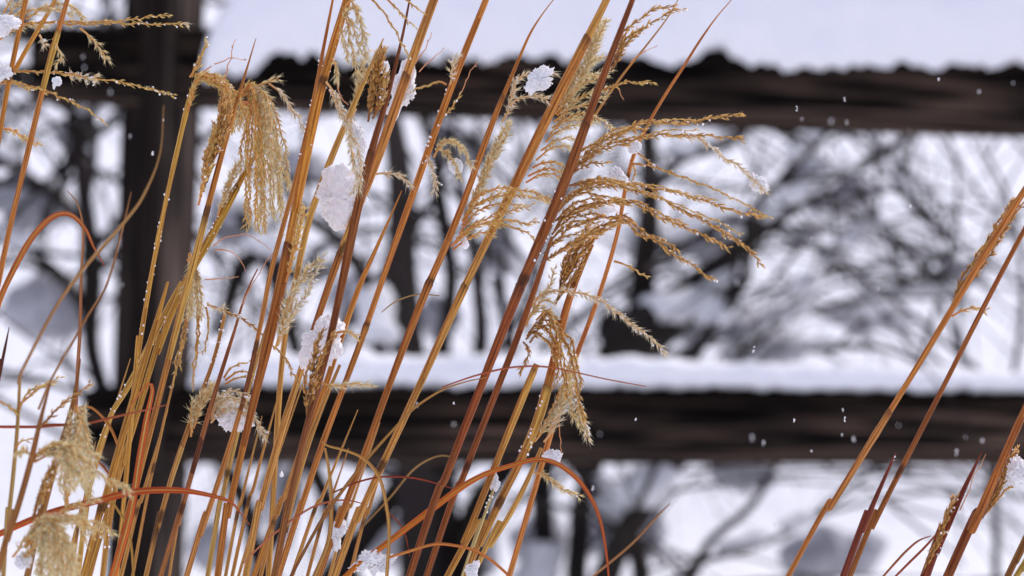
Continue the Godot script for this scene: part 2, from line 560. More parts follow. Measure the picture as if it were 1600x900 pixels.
func ground_height(x: float, z: float) -> float:
	var back := maxf(0.0, -z - 8.6)
	var h := 9.0 * (1.0 - exp(-back * 0.055))
	h += 0.05 * noise.get_noise_2d(x * 6.0, z * 6.0) + 0.10 * minf(1.0, back * 0.3) * noise.get_noise_2d(x * 2.2 + 40.0, z * 2.2)
	h += clampf(back * 0.05, 0.0, 1.0) * 0.9 * noise.get_noise_2d(x * 0.6 + 11.0, z * 0.6)
	return h - 0.02

func snow_ground() -> void:
	var s := Shape.new()
	var xs := []; var zs := []
	for k in 121:
		var t := (k - 60) / 60.0
		xs.append(t * 6.0 + pow(t, 5.0) * 110.0)
	for k in 141:
		var t := k / 140.0
		zs.append(5.0 - t * 25.0 - pow(t, 5.0) * 170.0)
	for z in zs:
		for x in xs:
			var e := 0.05
			var nn := Vector3(ground_height(x - e, z) - ground_height(x + e, z), 2.0 * e, ground_height(x, z - e) - ground_height(x, z + e)).normalized()
			s.put(Vector3(x, ground_height(x, z), z), nn, Color.WHITE)
	for k in zs.size() - 1:
		for j in xs.size() - 1:
			var a := k * xs.size() + j
			s.quad(a, a + xs.size(), a + 1, a + xs.size() + 1)
	var o := build(s, "snow_ground", M.snow)
	tag(o, "snowy ground rising to a bank behind the fence", "ground", "", "structure")

# hewn timber from a to b with a rounded rectangular section
func timber(s: Shape, a: Vector3, b: Vector3, hw: float, hh: float, side: Vector3, sd: float, lat := 0.010) -> void:
	var dir := (b - a).normalized(); var up := side.cross(dir).normalized()
	var L := a.distance_to(b)
	var nk := int(L / 0.02); var nj := 40
	var first := s.v.size()
	for k in nk + 1:
		var l := L * k / nk
		var taper := 1.0
		var e := minf(l, L - l)
		if e < 0.03: taper = lerpf(0.86, 1.0, e / 0.03)
		for j in nj + 1:
			var an := TAU * (j % nj) / nj
			var p := 5.0
			var cx := signf(cos(an)) * pow(absf(cos(an)), 2.0 / p); var cy := signf(sin(an)) * pow(absf(sin(an)), 2.0 / p)
			var warp := lat * noise.get_noise_3d(cx * 25.0 + sd, cy * 25.0, l * 9.0) + lat * 0.3 * noise.get_noise_3d(cx * 140.0 + sd, cy * 140.0, l * 5.0)
			var bend := 0.010 * noise.get_noise_2d(l * 9.0, sd + 70.0)
			var n := (side * cx + up * cy).normalized()
			var wet := 1.0  # colour factor: damp top on rails, painted side shade on posts
			if absf(dir.x) < 0.5: wet = lerpf(0.25, 2.9, smoothstep(-0.45, 0.25, cos(an) + 0.35 * noise.get_noise_3d(l * 10.0, cx * 30.0, sd)))  # posts: shade painted in, left face darkened and right face lightened
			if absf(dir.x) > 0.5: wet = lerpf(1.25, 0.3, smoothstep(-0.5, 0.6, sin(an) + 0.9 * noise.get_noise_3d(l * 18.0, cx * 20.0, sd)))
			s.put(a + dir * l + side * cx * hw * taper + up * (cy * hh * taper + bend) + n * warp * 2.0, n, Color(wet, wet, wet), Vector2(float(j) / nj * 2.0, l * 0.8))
	for k in nk:
		for j in nj:
			var q := first + k * (nj + 1) + j
			s.quad(q, q + 1, q + nj + 1, q + nj + 2)
	for e in [0, nk]:
		var m: int = s.put(a + dir * L * e / nk, dir * (1.0 if e else -1.0), Color(1, 1, 1), Vector2(0.5, 0.5))
		for j in nj:
			var q: int = first + e * (nj + 1) + j
			if e: s.tri(q, q + 1, m)
			else: s.tri(q, m, q + 1)
	# true normals
	var nn := PackedVector3Array(); nn.resize(s.v.size())
	for t in range(0, s.i.size(), 3):
		var x := s.i[t]; var y := s.i[t + 1]; var z := s.i[t + 2]
		var cr := (s.v[z] - s.v[x]).cross(s.v[y] - s.v[x])
		nn[x] += cr; nn[y] += cr; nn[z] += cr
	for k in s.v.size():
		if nn[k].length() > 1e-12: s.n[k] = nn[k].normalized()

func fence() -> void:
	var foot := at(228, 450, FENCE); foot.y = 0.0
	var f := thing("split_rail_fence", foot, "dark weathered split rail fence under snow, post at left with two rails through it", "fence")
	var s := Shape.new()
	var x0 := at(225, 0, FENCE).x; var x1 := at(252, 0, FENCE).x
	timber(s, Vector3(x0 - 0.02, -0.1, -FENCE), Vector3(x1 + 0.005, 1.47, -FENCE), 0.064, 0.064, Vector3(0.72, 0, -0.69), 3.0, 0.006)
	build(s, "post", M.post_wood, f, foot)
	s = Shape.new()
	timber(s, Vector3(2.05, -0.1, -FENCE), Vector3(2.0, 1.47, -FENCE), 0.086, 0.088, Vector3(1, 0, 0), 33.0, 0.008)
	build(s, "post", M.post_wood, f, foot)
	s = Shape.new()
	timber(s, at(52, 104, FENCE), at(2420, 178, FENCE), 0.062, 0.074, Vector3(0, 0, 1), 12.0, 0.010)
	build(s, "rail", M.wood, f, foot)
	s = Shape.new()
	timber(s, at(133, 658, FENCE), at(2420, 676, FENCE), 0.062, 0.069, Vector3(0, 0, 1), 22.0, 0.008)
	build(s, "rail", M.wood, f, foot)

# snow lying along a rail between picture columns xa and xb; top and bottom give its upper and lower edge
func rail_snow(label: String, xa: float, xb: float, top: Callable, low: Callable, depth: float, sd: float) -> void:
	var s := Shape.new()
	var nk := int((xb - xa) / 6.0); var nj := 30
	for k in nk + 1:
		var x := lerpf(xa, xb, float(k) / nk)
		var end := minf(1.0, minf(k, nk - k) / 8.0)
		var yt: float = top.call(x); var yl: float = low.call(x)
		var h := (yl - yt) * PX * FENCE * 0.5
		h *= 0.35 + 0.65 * sqrt(end)
		var c := at(x, yl, FENCE) + Vector3(0, h, 0)
		for j in nj + 1:
			var an := TAU * (j % nj) / nj
			var cx := signf(cos(an)) * pow(absf(cos(an)), 0.62); var cy := signf(sin(an)) * pow(absf(sin(an)), 0.75)
			var w := 1.0 + 0.22 * noise.get_noise_3d(x * 0.35, cx * 30.0 + sd, cy * 30.0) + 0.05 * noise.get_noise_3d(x * 2.5, cx * 90.0 + sd, cy * 90.0)
			s.put(c + Vector3(0, cy * h * w, cx * depth * 0.5 * w), Vector3(0, cy, cx), Color.WHITE)
	for k in nk:
		for j in nj:
			var q := k * (nj + 1) + j
			s.quad(q, q + 1, q + nj + 1, q + nj + 2)
	var m := s.put(s.v[0].lerp(s.v[nj / 2], 0.5), Vector3(-1, 0, 0), Color.WHITE)
	for j in nj: s.tri(j, m, j + 1)
	var nn := PackedVector3Array(); nn.resize(s.v.size())
	for t in range(0, s.i.size(), 3):
		var x := s.i[t]; var y := s.i[t + 1]; var z := s.i[t + 2]
		var cr := (s.v[z] - s.v[x]).cross(s.v[y] - s.v[x])
		nn[x] += cr; nn[y] += cr; nn[z] += cr
	for k in s.v.size():
		if nn[k].length() > 1e-12: s.n[k] = nn[k].normalized()
	var o := build(s, "rail_snow", M.snow, null, s.v[0])
	tag(o, label, "snow", "snow lying on the fence")

# ---------------------------------------------------------------- shrubs behind the fence
var shrub_snow: Shape
func limb(s: Shape, p: PackedVector3Array, r: PackedFloat32Array, sides: int, wob: float, snowy: float) -> PackedVector3Array:
	var sp := spline(p, r, 0.04)
	var q: PackedVector3Array = sp[0]; var rr: PackedFloat32Array = sp[1]
	var wav := rng.randf() * 200.0
	for k in q.size():
		q[k] += Vector3(noise.get_noise_2d(q[k].y * 40.0 + k, wav), noise.get_noise_2d(k * 2.0, wav + 30.0), noise.get_noise_2d(k * 2.0, wav + 60.0)) * wob
	var tone := rng.randf_range(0.7, 1.3)
	tube(s, q, rr, sides, Color(0.030, 0.026, 0.024) * tone, Color(0.05, 0.042, 0.038) * tone)
	if snowy > 0.0:      # snow lies along the upper side where the wood is flat enough to hold it
		var k := 0
		while k < q.size() - 2:
			var t := (q[k + 1] - q[k]).normalized()
			if absf(t.y) < 0.6 and rng.randf() < snowy:
				var m := mini(q.size() - 1, k + rng.randi_range(2, 7))
				for e in range(k, m):
					var g := 0.012 + rr[e] * 0.7 * rng.randf_range(0.8, 1.3)
					blob_into(shrub_snow, q[e] + Vector3(0, rr[e] + g * 0.5, 0), Vector3(g * 1.5 + 0.012, g, g * 1.1), Color.WHITE, 4, 7, 0.3, e * 1.7)
				k = m
			k += 1
	return q

func shrub(label: String, mains: Array, twigs: int, seed_n: int, snowy: float, lift: Vector3, twig_r := 0.006, reach := 0.75, levels := 1) -> void:
	rng.seed = seed_n
	shrub_snow = Shape.new()
	var base := Vector3.ZERO
	var o: Node3D
	var qs := []
	for k in mains.size():
		var b: Array = mains[k]          # depth, then x, y, width triples
		var p := PackedVector3Array(); var r := PackedFloat32Array()
		var d: float = b[0]
		for j in range(1, b.size(), 3):
			var dd := d + 0.12 * sin(j * 1.3 + k)
			p.append(at(b[j], b[j + 1], dd)); r.append(b[j + 2] * 0.5 * PX * dd)
		if k == 0:
			base = Vector3(p[0].x, ground_height(p[0].x, p[0].z), p[0].z)
			o = thing("bare_shrub", base, label, "shrub", "bare shrubs behind the fence")
		if p[0].y > base.y and b[2] > 850:
			p.insert(0, Vector3(lerpf(p[0].x, base.x, 0.7), base.y - 0.05, p[0].z)); r.insert(0, r[0] * 1.15)
		var s := Shape.new()
		qs.append(limb(s, p, r, 10, 0.018, snowy))
		build(s, "branch", M.bark, o, base)
	var s := Shape.new()
	for k in twigs:
		var q: PackedVector3Array = qs[rng.randi() % qs.size()]
		var from := q[rng.randi_range(q.size() / 4, q.size() - 1)]
		var dir := (Vector3(rng.randf_range(-1, 1), rng.randf_range(-0.35, 1.0), rng.randf_range(-0.7, 0.7)) + lift).normalized()
		grow(s, from, dir, rng.randf_range(0.45, 1.2) * reach, twig_r * rng.randf_range(0.6, 1.9), levels, snowy)
	tag(build(s, "twigs", M.bark, o, base), "", "", "", "stuff")
	var sn := build(shrub_snow, "branch_snow", M.snow, null, base)
	tag(sn, "snow lying along the branches of the " + label, "snow", "", "stuff")

func grow(s: Shape, from: Vector3, dir: Vector3, len: float, r: float, level: int, snowy: float) -> void:
	var p := PackedVector3Array([from]); var w := PackedFloat32Array([r])
	var d := dir
	var bend := Vector3(rng.randf_range(-1, 1), rng.randf_range(-1.2, 0.3), rng.randf_range(-1, 1)) * 0.22
	for k in 6:
		d = (d + bend + Vector3(rng.randf_range(-1, 1), rng.randf_range(-1, 1), rng.randf_range(-1, 1)) * 0.07).normalized()
		p.append(p[p.size() - 1] + d * len / 6.0); w.append(lerpf(r, r * 0.3, (k + 1) / 6.0))
	var q := limb(s, p, w, 5, 0.003, 0.0)
	if level > 0:
		for k in rng.randi_range(2, 4):
			var a := rng.randi_range(q.size() / 4, q.size() - 2)
			var t := (q[a + 1] - q[a]).normalized()
			grow(s, q[a], (t + Vector3(rng.randf_range(-1, 1), rng.randf_range(-0.6, 0.8), rng.randf_range(-1, 1)) * 0.45).normalized(), len * rng.randf_range(0.45, 0.75), r * 0.65, level - 1, snowy)

func flake(where: Vector3, size: float, label: String, group: String, tall: float) -> void:
	var s := Shape.new()
	for k in 5:
		var off := Vector3(rng.randf_range(-0.5, 0.5), rng.randf_range(-1, 1) * tall, rng.randf_range(-0.5, 0.5)) * size
		blob_into(s, where + off, Vector3(rng.randf_range(0.35, 0.6), rng.randf_range(0.4, 0.7), rng.randf_range(0.3, 0.6)) * size, Color.WHITE, 5, 7, 0.5, rng.randf() * 90.0)
	tag(build(s, "snowflake", M.snow_near, null, where), label, "snowflake", group)

func _ready() -> void:
	rng.seed = 11
	noise.seed = 4; noise.frequency = 0.02; noise.fractal_octaves = 3
	fine.seed = 9; fine.frequency = 0.03; fine.fractal_octaves = 3
	# camera
	var cam := Camera3D.new()
	cam.name = "camera"
	var ca := CameraAttributesPhysical.new()
	ca.frustum_focal_length = 128.0
	ca.frustum_focus_distance = FOCUS
	ca.exposure_aperture = 14.5
	ca.frustum_near = 0.05
	ca.frustum_far = 600.0
	cam.attributes = ca
	cam.fov = rad_to_deg(2.0 * atan(0.5 / 1.5 * 9.0 / 16.0 * 0.5))
	cam.near = 0.05; cam.far = 600.0
	add_child(cam)
	cam.position = Vector3(0, EYE, 0)
	cam.current = true
	# sky, sun, exposure
	var env := Environment.new()
	env.background_mode = Environment.BG_SKY
	var sky := Sky.new()
	var sm := ProceduralSkyMaterial.new()
	sm.sky_top_color = Color(0.88, 0.895, 1.0)
	sm.sky_horizon_color = Color(0.67, 0.68, 0.81)
	sm.sky_curve = 0.25
	sm.ground_horizon_color = Color(0.67, 0.68, 0.81)
	sm.ground_bottom_color = Color(0.70, 0.71, 0.80)
	sm.energy_multiplier = 1.05
	sky.sky_material = sm
	env.sky = sky
	env.tonemap_mode = Environment.TONE_MAPPER_LINEAR
	env.tonemap_exposure = 0.93
	env.sdfgi_enabled = true; env.ssao_enabled = true; env.ssil_enabled = true
	var we := WorldEnvironment.new()
	we.name = "world_environment"
	we.environment = env
	add_child(we)
	var sun := DirectionalLight3D.new()
	sun.name = "sun"
	sun.light_energy = 0.8
	sun.light_color = Color(1.0, 0.97, 0.95)
	sun.light_angular_distance = 12.0
	sun.shadow_enabled = true
	add_child(sun)
	sun.look_at_from_position(Vector3(4.6, 5.2, -2.6), Vector3.ZERO)
	materials()
	snow_ground()
	fence()
	rail_snow("deep snow heaped along the top rail of the fence", 322, 2300,
		func(x): return -42.0 + 10.0 * sin(x * 0.006) + (60.0 * clampf((400.0 - x) / 120.0, 0, 1)),
		func(x): return 108.0 + 14.0 * clampf((x - 1000.0) / 400.0, 0, 1) + 16.0 * noise.get_noise_1d(x * 1.4) + 4.0 * noise.get_noise_1d(x * 5.0 + 90.0) + 26.0 * clampf((428.0 - x) / 34.0, 0, 1) - 14.0 * exp(-pow((x - 470.0) / 30.0, 2.0)) - 18.0 * exp(-pow((x - 1112.0) / 20.0, 2.0)) - 14.0 * exp(-pow((x - 1576.0) / 16.0, 2.0)), 0.17, 5.0)
	rail_snow("thin even strip of snow along the lower rail of the fence", 300, 2300,
		func(x): return 555.0 + 26.0 * clampf((x - 850.0) / 750.0, 0, 1) + 7.0 * noise.get_noise_1d(x * 1.3 + 50.0),
		func(x): return 604.0 + 9.0 * clampf((x - 850.0) / 750.0, 0, 1) + 6.0 * noise.get_noise_1d(x * 1.6 + 30.0), 0.135, 15.0)
	shrubs()
	grass_left(); grass_middle(); grass_right(); fillers()
	finish()
	leaves(); clumps(); flakes()

func shrubs() -> void:
	shrub("dark shrub with a leaning forked trunk behind the middle of the fence", [
		[7.45, 935, 930, 44, 975, 840, 40, 1020, 775, 38, 1060, 715, 32, 1120, 640, 26],
		[7.45, 930, 600, 52, 965, 545, 50, 1010, 490, 44, 1100, 432, 34, 1200, 352, 24, 1330, 268, 18, 1425, 212, 12],
		[7.55, 990, 560, 46, 1002, 440, 40, 1008, 330, 34, 1010, 220, 26, 1016, 120, 18],
		[7.25, 1060, 575, 20, 1130, 500, 18, 1170, 430, 16, 1180, 330, 14, 1250, 258, 12, 1300, 200, 8],
		[7.65, 900, 930, 34, 905, 800, 34, 930, 725, 30, 950, 640, 26, 935, 600, 40],
		[7.75, 1150, 560, 14, 1240, 500, 12, 1370, 470, 10, 1500, 460, 8],
		[7.55, 1000, 930, 30, 990, 860, 28, 960, 800, 24, 900, 720, 22, 860, 640, 18],
		[7.45, 970, 520, 70, 1000, 545, 60, 1060, 505, 36, 1120, 470, 26, 1170, 440, 18],
		[7.6, 1060, 930, 16, 1105, 850, 14, 1175, 790, 12, 1215, 725, 10],
		[7.7, 1010, 940, 14, 1080, 880, 12, 1180, 850, 10, 1290, 800, 7],
		[7.55, 1010, 300, 18, 1060, 250, 16, 1130, 225, 14, 1180, 180, 12],
		[7.35, 1190, 350, 16, 1130, 350, 14, 1060, 390, 14, 1010, 420, 12],
	], 44, 21, 0.16, Vector3(0.4, 0.3, 0), 0.0042, 1.0)
	shrub("many stemmed dark shrub behind the fence left of its middle", [
		[7.35, 650, 930, 62, 652, 720, 58, 640, 520, 52, 625, 350, 46, 612, 215, 34, 600, 120, 22],
		[7.45, 690, 930, 56, 686, 780, 52, 700, 690, 40, 745, 560, 24, 740, 440, 20, 722, 300, 16, 700, 200, 14],
		[7.55, 835, 930, 34, 846, 760, 32, 850, 700, 26, 800, 560, 18, 770, 430, 14],
		[7.15, 600, 560, 26, 585, 460, 24, 540, 380, 20, 470, 320, 16, 420, 220, 12],
		[7.65, 560, 930, 30, 520, 800, 28, 480, 700, 24, 460, 560, 22, 420, 420, 26, 375, 330, 16],
		[7.45, 760, 580, 14, 820, 470, 14, 860, 330, 12, 900, 220, 9],
		[7.55, 720, 930, 60, 735, 840, 56, 760, 770, 40, 800, 720, 30, 840, 600, 20],
		[7.65, 500, 930, 40, 560, 840, 40, 620, 760, 36, 650, 690, 30],
		[7.45, 400, 930, 30, 440, 820, 24, 470, 720, 22, 500, 600, 20, 540, 500, 20, 600, 420, 18, 680, 300, 14],
		[7.55, 340, 520, 20, 380, 420, 30, 420, 400, 24, 470, 430, 18, 520, 420, 14],
		[7.55, 690, 560, 26, 700, 440, 22, 690, 340, 24, 680, 230, 20, 640, 140, 14],
		[7.25, 420, 900, 26, 380, 790, 28, 335, 705, 24, 320, 640, 16],
	], 40, 22, 0.14, Vector3(-0.1, 0.3, 0), 0.0055, 0.9, 2)
	shrub("tangled bluish shrub left of the fence post", [
		[7.85, 190, 930, 30, 176, 700, 26, 150, 540, 26, 146, 440, 34, 135, 330, 26, 122, 210, 22, 100, 90, 14],
		[7.85, 150, 500, 18, 90, 420, 16, 30, 380, 12, -60, 350, 9],
		[7.65, 140, 350, 18, 60, 290, 16, -20, 240, 12],
		[7.95, 122, 220, 20, 160, 120, 18, 172, 20, 14],
		[7.75, 110, 150, 18, 60, 60, 14, 10, -20, 9],
	], 80, 23, 0.2, Vector3(-0.2, 0.1, 0), 0.006, 0.9)
	shrub("fine twigged shrub weighed down by snow behind the right end of the rails", [
		[8.25, 1560, 930, 12.2, 1540, 700, 10.9, 1500, 540, 9.5, 1430, 400, 8.2, 1330, 330, 6.1],
		[8.25, 1550, 760, 9.5, 1600, 500, 8.8, 1590, 340, 7.5, 1530, 230, 5.4],
		[8.15, 1530, 660, 8.8, 1420, 560, 7.5, 1290, 540, 6.1, 1190, 560, 4.8],
		[8.35, 1510, 570, 8.2, 1480, 350, 6.8, 1400, 250, 5.4],
		[7.65, 1600, 640, 8.2, 1500, 560, 7.5, 1400, 470, 6.8, 1300, 400, 6.1, 1220, 380, 4.8],
		[7.75, 1180, 470, 6.8, 1240, 400, 6.8, 1310, 330, 6.1, 1400, 292, 5.4, 1500, 300, 4.1, 1580, 340, 2.7],
		[7.55, 1210, 500, 6.8, 1260, 450, 6.8, 1340, 375, 6.1, 1440, 330, 5.4, 1570, 325, 3.4],
		[7.85, 1190, 520, 6.8, 1300, 450, 6.1, 1420, 438, 5.4, 1530, 475, 3.4],
		[7.65, 1430, 580, 7.5, 1480, 430, 6.8, 1502, 300, 5.4, 1480, 200, 4.1],
		[7.45, 1290, 560, 6.8, 1380, 480, 6.1, 1480, 400, 5.4, 1620, 355, 3.4],
		[7.75, 1640, 470, 6.8, 1530, 400, 6.1, 1430, 310, 5.4, 1370, 200, 4.1],
		[8.15, 1620, 700, 8.2, 1680, 480, 8.2, 1660, 300, 6.1],
	], 50, 24, 0.06, Vector3(-0.6, 0.35, 0), 0.0034, 1.1)
	# heavier cushions of snow held in the shrubs: x, y, half width, half height
	var places := {
		"grey cushion of snow left of the post, upper of two": [50, 325, 62, 46], "grey cushion of snow left of the post, lower of two": [85, 480, 78, 58],
		"cushion of snow in the shrub just below the top rail, between the tall stalks": [715, 232, 60, 34],
		"rounded cushion of snow in the shrub beside the dark trunk": [565, 470, 60, 48],
		"broad slab of snow on the rising branch right of the plume": [1285, 292, 74, 40],
		"low cushion of snow above the right half of the lower rail": [1205, 548, 78, 34],
		"long cushion of snow under the leaning branch": [1105, 512, 80, 24],
		"flat cushion of snow at the fork of the leaning branch": [1105, 385, 62, 22],
		"small cushion of snow at the right over the lower rail": [1360, 500, 66, 20],
		"grey cushion of snow below the lower rail, right of the hanging plume": [975, 835, 62, 44],
		"large grey cushion of snow at the bottom right between stalks": [1310, 872, 82, 42],
		"cushion of snow right under the lower rail near the leaning trunk": [1165, 742, 52, 36],
		"tall narrow cushion of snow between stalks under the lower rail": [440, 770, 30, 66],
		"cushion of snow between the post and the first tall stalks": [360, 350, 34, 46],
		"cushion of snow at the bottom behind the middle stalks": [840, 850, 40, 50],
		"small grey snow cushion left of the post, just under the rail's stub": [120, 215, 34, 26],
		"grey snow cushion in the shrub right of the golden plume": [470, 265, 36, 32],
		"grey snow cushion over the lower rail behind the left middle stalks": [690, 500, 34, 40],
		"grey snow cushion beside the hanging plume's stalk": [780, 400, 30, 44],
		"grey snow cushion under the lower rail between the dark trunks": [610, 850, 44, 40],
		"grey snow cushion low down right of the post": [330, 860, 34, 40],
		"thin grey snow cushion among the fine twigs at right": [1500, 430, 52, 18],
	}
	var k := 0
	for name_ in places:
		var p: Array = places[name_]
		var px := []
		rng.seed = 100 + k
		for e in 9:
			var a := TAU * e / 9
			px.append(p[0] + cos(a) * p[2] * rng.randf_range(0.8, 1.2)); px.append(p[1] + sin(a) * p[3] * rng.randf_range(0.8, 1.2) * (0.8 if sin(a) > 0.3 else 1.0))
		lump("snow_cushion", name_, px, 7.95 + 0.06 * (k % 4), 0.2, M.shade_tinted_snow, "snow cushions in the shrubs", 0.22, 3.0, 64, 22)
		k += 1

func grass_right() -> void:
	rng.seed = 71
	stalk("right stalk with a narrow closed seed head running to the right edge", [1230, 900, 10, 1300, 785, 11, 1365, 680, 12, 1418, 595, 11, 1470, 510, 12, 1523, 420, 12, 1577, 333, 13, 1632, 245, 11, 1720, 120, 5], "9a5a2c", "a8622c", {nodes = [677], sheaths = [[790, 640, "a86a38"]], d0 = 1.5, d1 = 1.46})
	closed([1478, 497, 1500, 455, 1530, 410, 1560, 362, 1588, 315], 9.0, 13, "dark", 0.5)
	spike([1488, 494, 1500, 487, 1518, 481, 1540, 483], "gold")
	stalk("smooth thin stalk at right, olive below and red brown above", [1328, 900, 11, 1360, 827, 11, 1407, 733, 11, 1477, 600, 10, 1533, 487, 10, 1600, 357, 10, 1680, 220, 8], "a87c42", "8a4622", {nodes = [735], d0 = 1.49})
	stalk("short dark red pointed stalk beside the olive stalk at right", [1316, 900, 13, 1345, 828, 12, 1372, 765, 9, 1390, 725, 6, 1398, 708, 3], "7a3c22", "6a2a20", {d0 = 1.48, beads = [720, 711, 4, 0.5]})
	stalk("fuzzy red brown pointed stalk near the bottom right corner", [1440, 915, 22, 1462, 860, 19, 1482, 815, 16, 1507, 760, 11, 1526, 722, 6, 1534, 705, 2], "84421f", "6e2c20", {bumpy = 0.3, beads = [890, 770, 40, 0.6]})
	closed([1440, 900, 1460, 860, 1480, 815, 1496, 780], 7.0, 7, "dark", 0.5, -1.0)
	spike([1500, 797, 1512, 770, 1526, 738, 1542, 710], "bare")
	stalk("thick stalk at far right with a clump of snow against it", [1480, 905, 18, 1522, 830, 18, 1560, 733, 17, 1600, 643, 14, 1660, 520, 11, 1720, 380, 7], "96582c", "9a5426", {bumpy = 0.12, d1 = 1.46, sheaths = [[890, 825, "7e4424"]]})
	closed([1534, 810, 1552, 770, 1570, 730, 1584, 700], 8.0, 7, "dark", 0.6, 1.0)
	spike([1537, 805, 1551, 790, 1570, 768, 1590, 748, 1605, 735], "thin")
	stalk("dark stalk end in the very bottom right corner", [1568, 910, 13, 1584, 880, 13, 1600, 848, 12, 1640, 770, 8], "6e3c20", "7a4826", {d0 = 1.47})
	stalk("yellowish stalk end in the bottom right corner below the dark one", [1580, 915, 12, 1596, 892, 12, 1612, 868, 11, 1660, 790, 8], "a88838", "a8843c", {d0 = 1.46})

func grass_middle() -> void:
	rng.seed = 72
	# the front stalk that carries the widest plume
	stalk("dark red brown front stalk carrying the wide combed plume that reaches furthest right", [640, 900, 15, 700, 727, 15, 755, 598, 15, 800, 470, 17, 833, 400, 20, 876, 300, 19, 900, 233, 17, 933, 140, 15, 967, 50, 12, 988, 0, 10, 1020, -90, 4], "884a24", "7a3f1e", {d0 = 1.47, d1 = 1.42, nodes = [437], sheaths = [[700, 445, "82401f"], [380, 190, "7e4420"]], beads = [420, 300, 10, 0.4]})
	for b in [[860, 403, 893, 383, 940, 357, 973, 343, 997, 363, 1027, 377, 1053, 397, 1087, 418, 1112, 436],
		[872, 330, 893, 303, 925, 287, 960, 290, 1013, 303, 1057, 323, 1110, 350, 1147, 373, 1175, 395, 1189, 412],
		[866, 360, 887, 335, 930, 318, 985, 317, 1030, 338, 1060, 352, 1100, 367, 1137, 387],
		[893, 273, 912, 243, 950, 213, 1000, 193, 1047, 192, 1087, 190, 1120, 182, 1157, 180],
		[896, 262, 915, 250, 940, 230, 987, 217, 1040, 210, 1083, 210, 1120, 213, 1155, 215],
		[890, 290, 912, 284, 940, 280, 980, 288, 1017, 293, 1063, 302, 1110, 316, 1150, 330, 1190, 336]]:
		spike(b, "wet", rng.randf_range(-0.02, 0.05), 1.05)
		var c: Array = b.duplicate()
		for e in range(2, c.size()): c[e] += rng.randf_range(-5, 5) + (3 if e % 2 else -4)
		c.resize(8); spike(c, "wet", rng.randf_range(-0.02, 0.03))
		var g: Array = b.duplicate()
		for e in range(2, g.size()): g[e] += rng.randf_range(-4, 4) + (-3 if e % 2 else 3) * e * 0.12
		g.resize(maxi(8, g.size() - 4)); spike(g, "thin" if rng.randf() < 0.5 else "wet", rng.randf_range(-0.03, 0.04), 0.9)
	spike([1040, 212, 1083, 214, 1105, 226, 1130, 245, 1160, 265, 1180, 282, 1196, 300], "frosty", 0.03, 0.9)
	spike([985, 256, 1010, 258, 1033, 265, 1077, 281, 1117, 297, 1160, 318, 1200, 338], "thin", 0.03)
	spike([960, 408, 975, 413, 1000, 426, 1012, 433], "thin", 0.0)
	for b in [[850, 396, 872, 372, 900, 352, 945, 338, 985, 346], [846, 410, 868, 395, 900, 378, 935, 362, 960, 352], [862, 366, 884, 345, 915, 334, 945, 336],
		[858, 378, 880, 356, 905, 345, 935, 348], [880, 310, 900, 303, 930, 303, 970, 312], [868, 345, 890, 322, 915, 312, 940, 310], [856, 388, 880, 372, 915, 360],
		[900, 262, 925, 236, 950, 224, 980, 206, 1010, 200], [898, 268, 920, 255, 950, 254]]:
		spike(b, "dark" if rng.randf() < 0.5 else "wet", rng.randf_range(-0.01, 0.03))
	for b in [[963, 62, 975, 48, 990, 36, 1013, 20, 1030, 12, 1048, 8], [966, 70, 985, 56, 1005, 45, 1030, 28, 1050, 18, 1068, 13], [962, 76, 980, 66, 1000, 50, 1012, 38], [958, 90, 972, 76, 985, 60, 995, 48]]:
		spike(b, "wet", 0.0, 1.0)
	closed([955, 110, 965, 80, 972, 55], 8.0, 5, "dark", 0.7, 1.0)
	stalk("red brown stalk just behind and right of the front stalk", [665, 900, 12, 727, 727, 12, 777, 603, 13, 802, 543, 13, 825, 478, 12, 845, 422, 10, 862, 370, 6], "8a5026", "7e4020", {d0 = 1.5, nodes = [727]})
	# light brown stalk with the pale plume pressed against it
	stalk("tall light brown stalk with a pale dense plume pressed to its right side", [524, 900, 14, 560, 807, 14, 597, 727, 14, 660, 600, 14, 720, 457, 14, 770, 360, 15, 807, 287, 18, 833, 230, 18, 867, 160, 17, 910, 77, 17, 950, 0, 14, 985, -80, 6], "b08048", "b0733a", {d0 = 1.53, d1 = 1.5, nodes = [727], sheaths = [[590, 440, "b47c40"], [300, 60, "ac6c34"]]})
	closed([868, 178, 888, 145, 905, 110, 925, 65, 936, 30], 13.0, 12, "fluff", 0.5, 1.0)
	for b in [[872, 175, 890, 150, 915, 130, 942, 118], [870, 180, 895, 160, 925, 145, 945, 138], [866, 190, 893, 170, 920, 160, 942, 152], [875, 165, 893, 135, 912, 112, 930, 96],
		[862, 200, 885, 184, 912, 178, 940, 186, 957, 203], [858, 210, 880, 192, 905, 186, 930, 190], [852, 222, 872, 205, 897, 197, 915, 198], [846, 235, 866, 220, 886, 215, 900, 216], [838, 250, 858, 234, 876, 228, 892, 230],
		[878, 160, 900, 118, 925, 96, 945, 90], [884, 150, 905, 125, 930, 118, 955, 108]]:
		spike(b, "fluff", rng.randf_range(-0.02, 0.02))
	for b in [[832, 262, 850, 254, 868, 254, 884, 259], [826, 275, 846, 265, 866, 264, 880, 270], [822, 285, 842, 274, 860, 272, 874, 278]]:
		spike(b, "gold", 0.0)
	spike([935, 145, 952, 136, 967, 132, 987, 128, 1005, 128, 1020, 131], "thin", 0.02, 1.2)
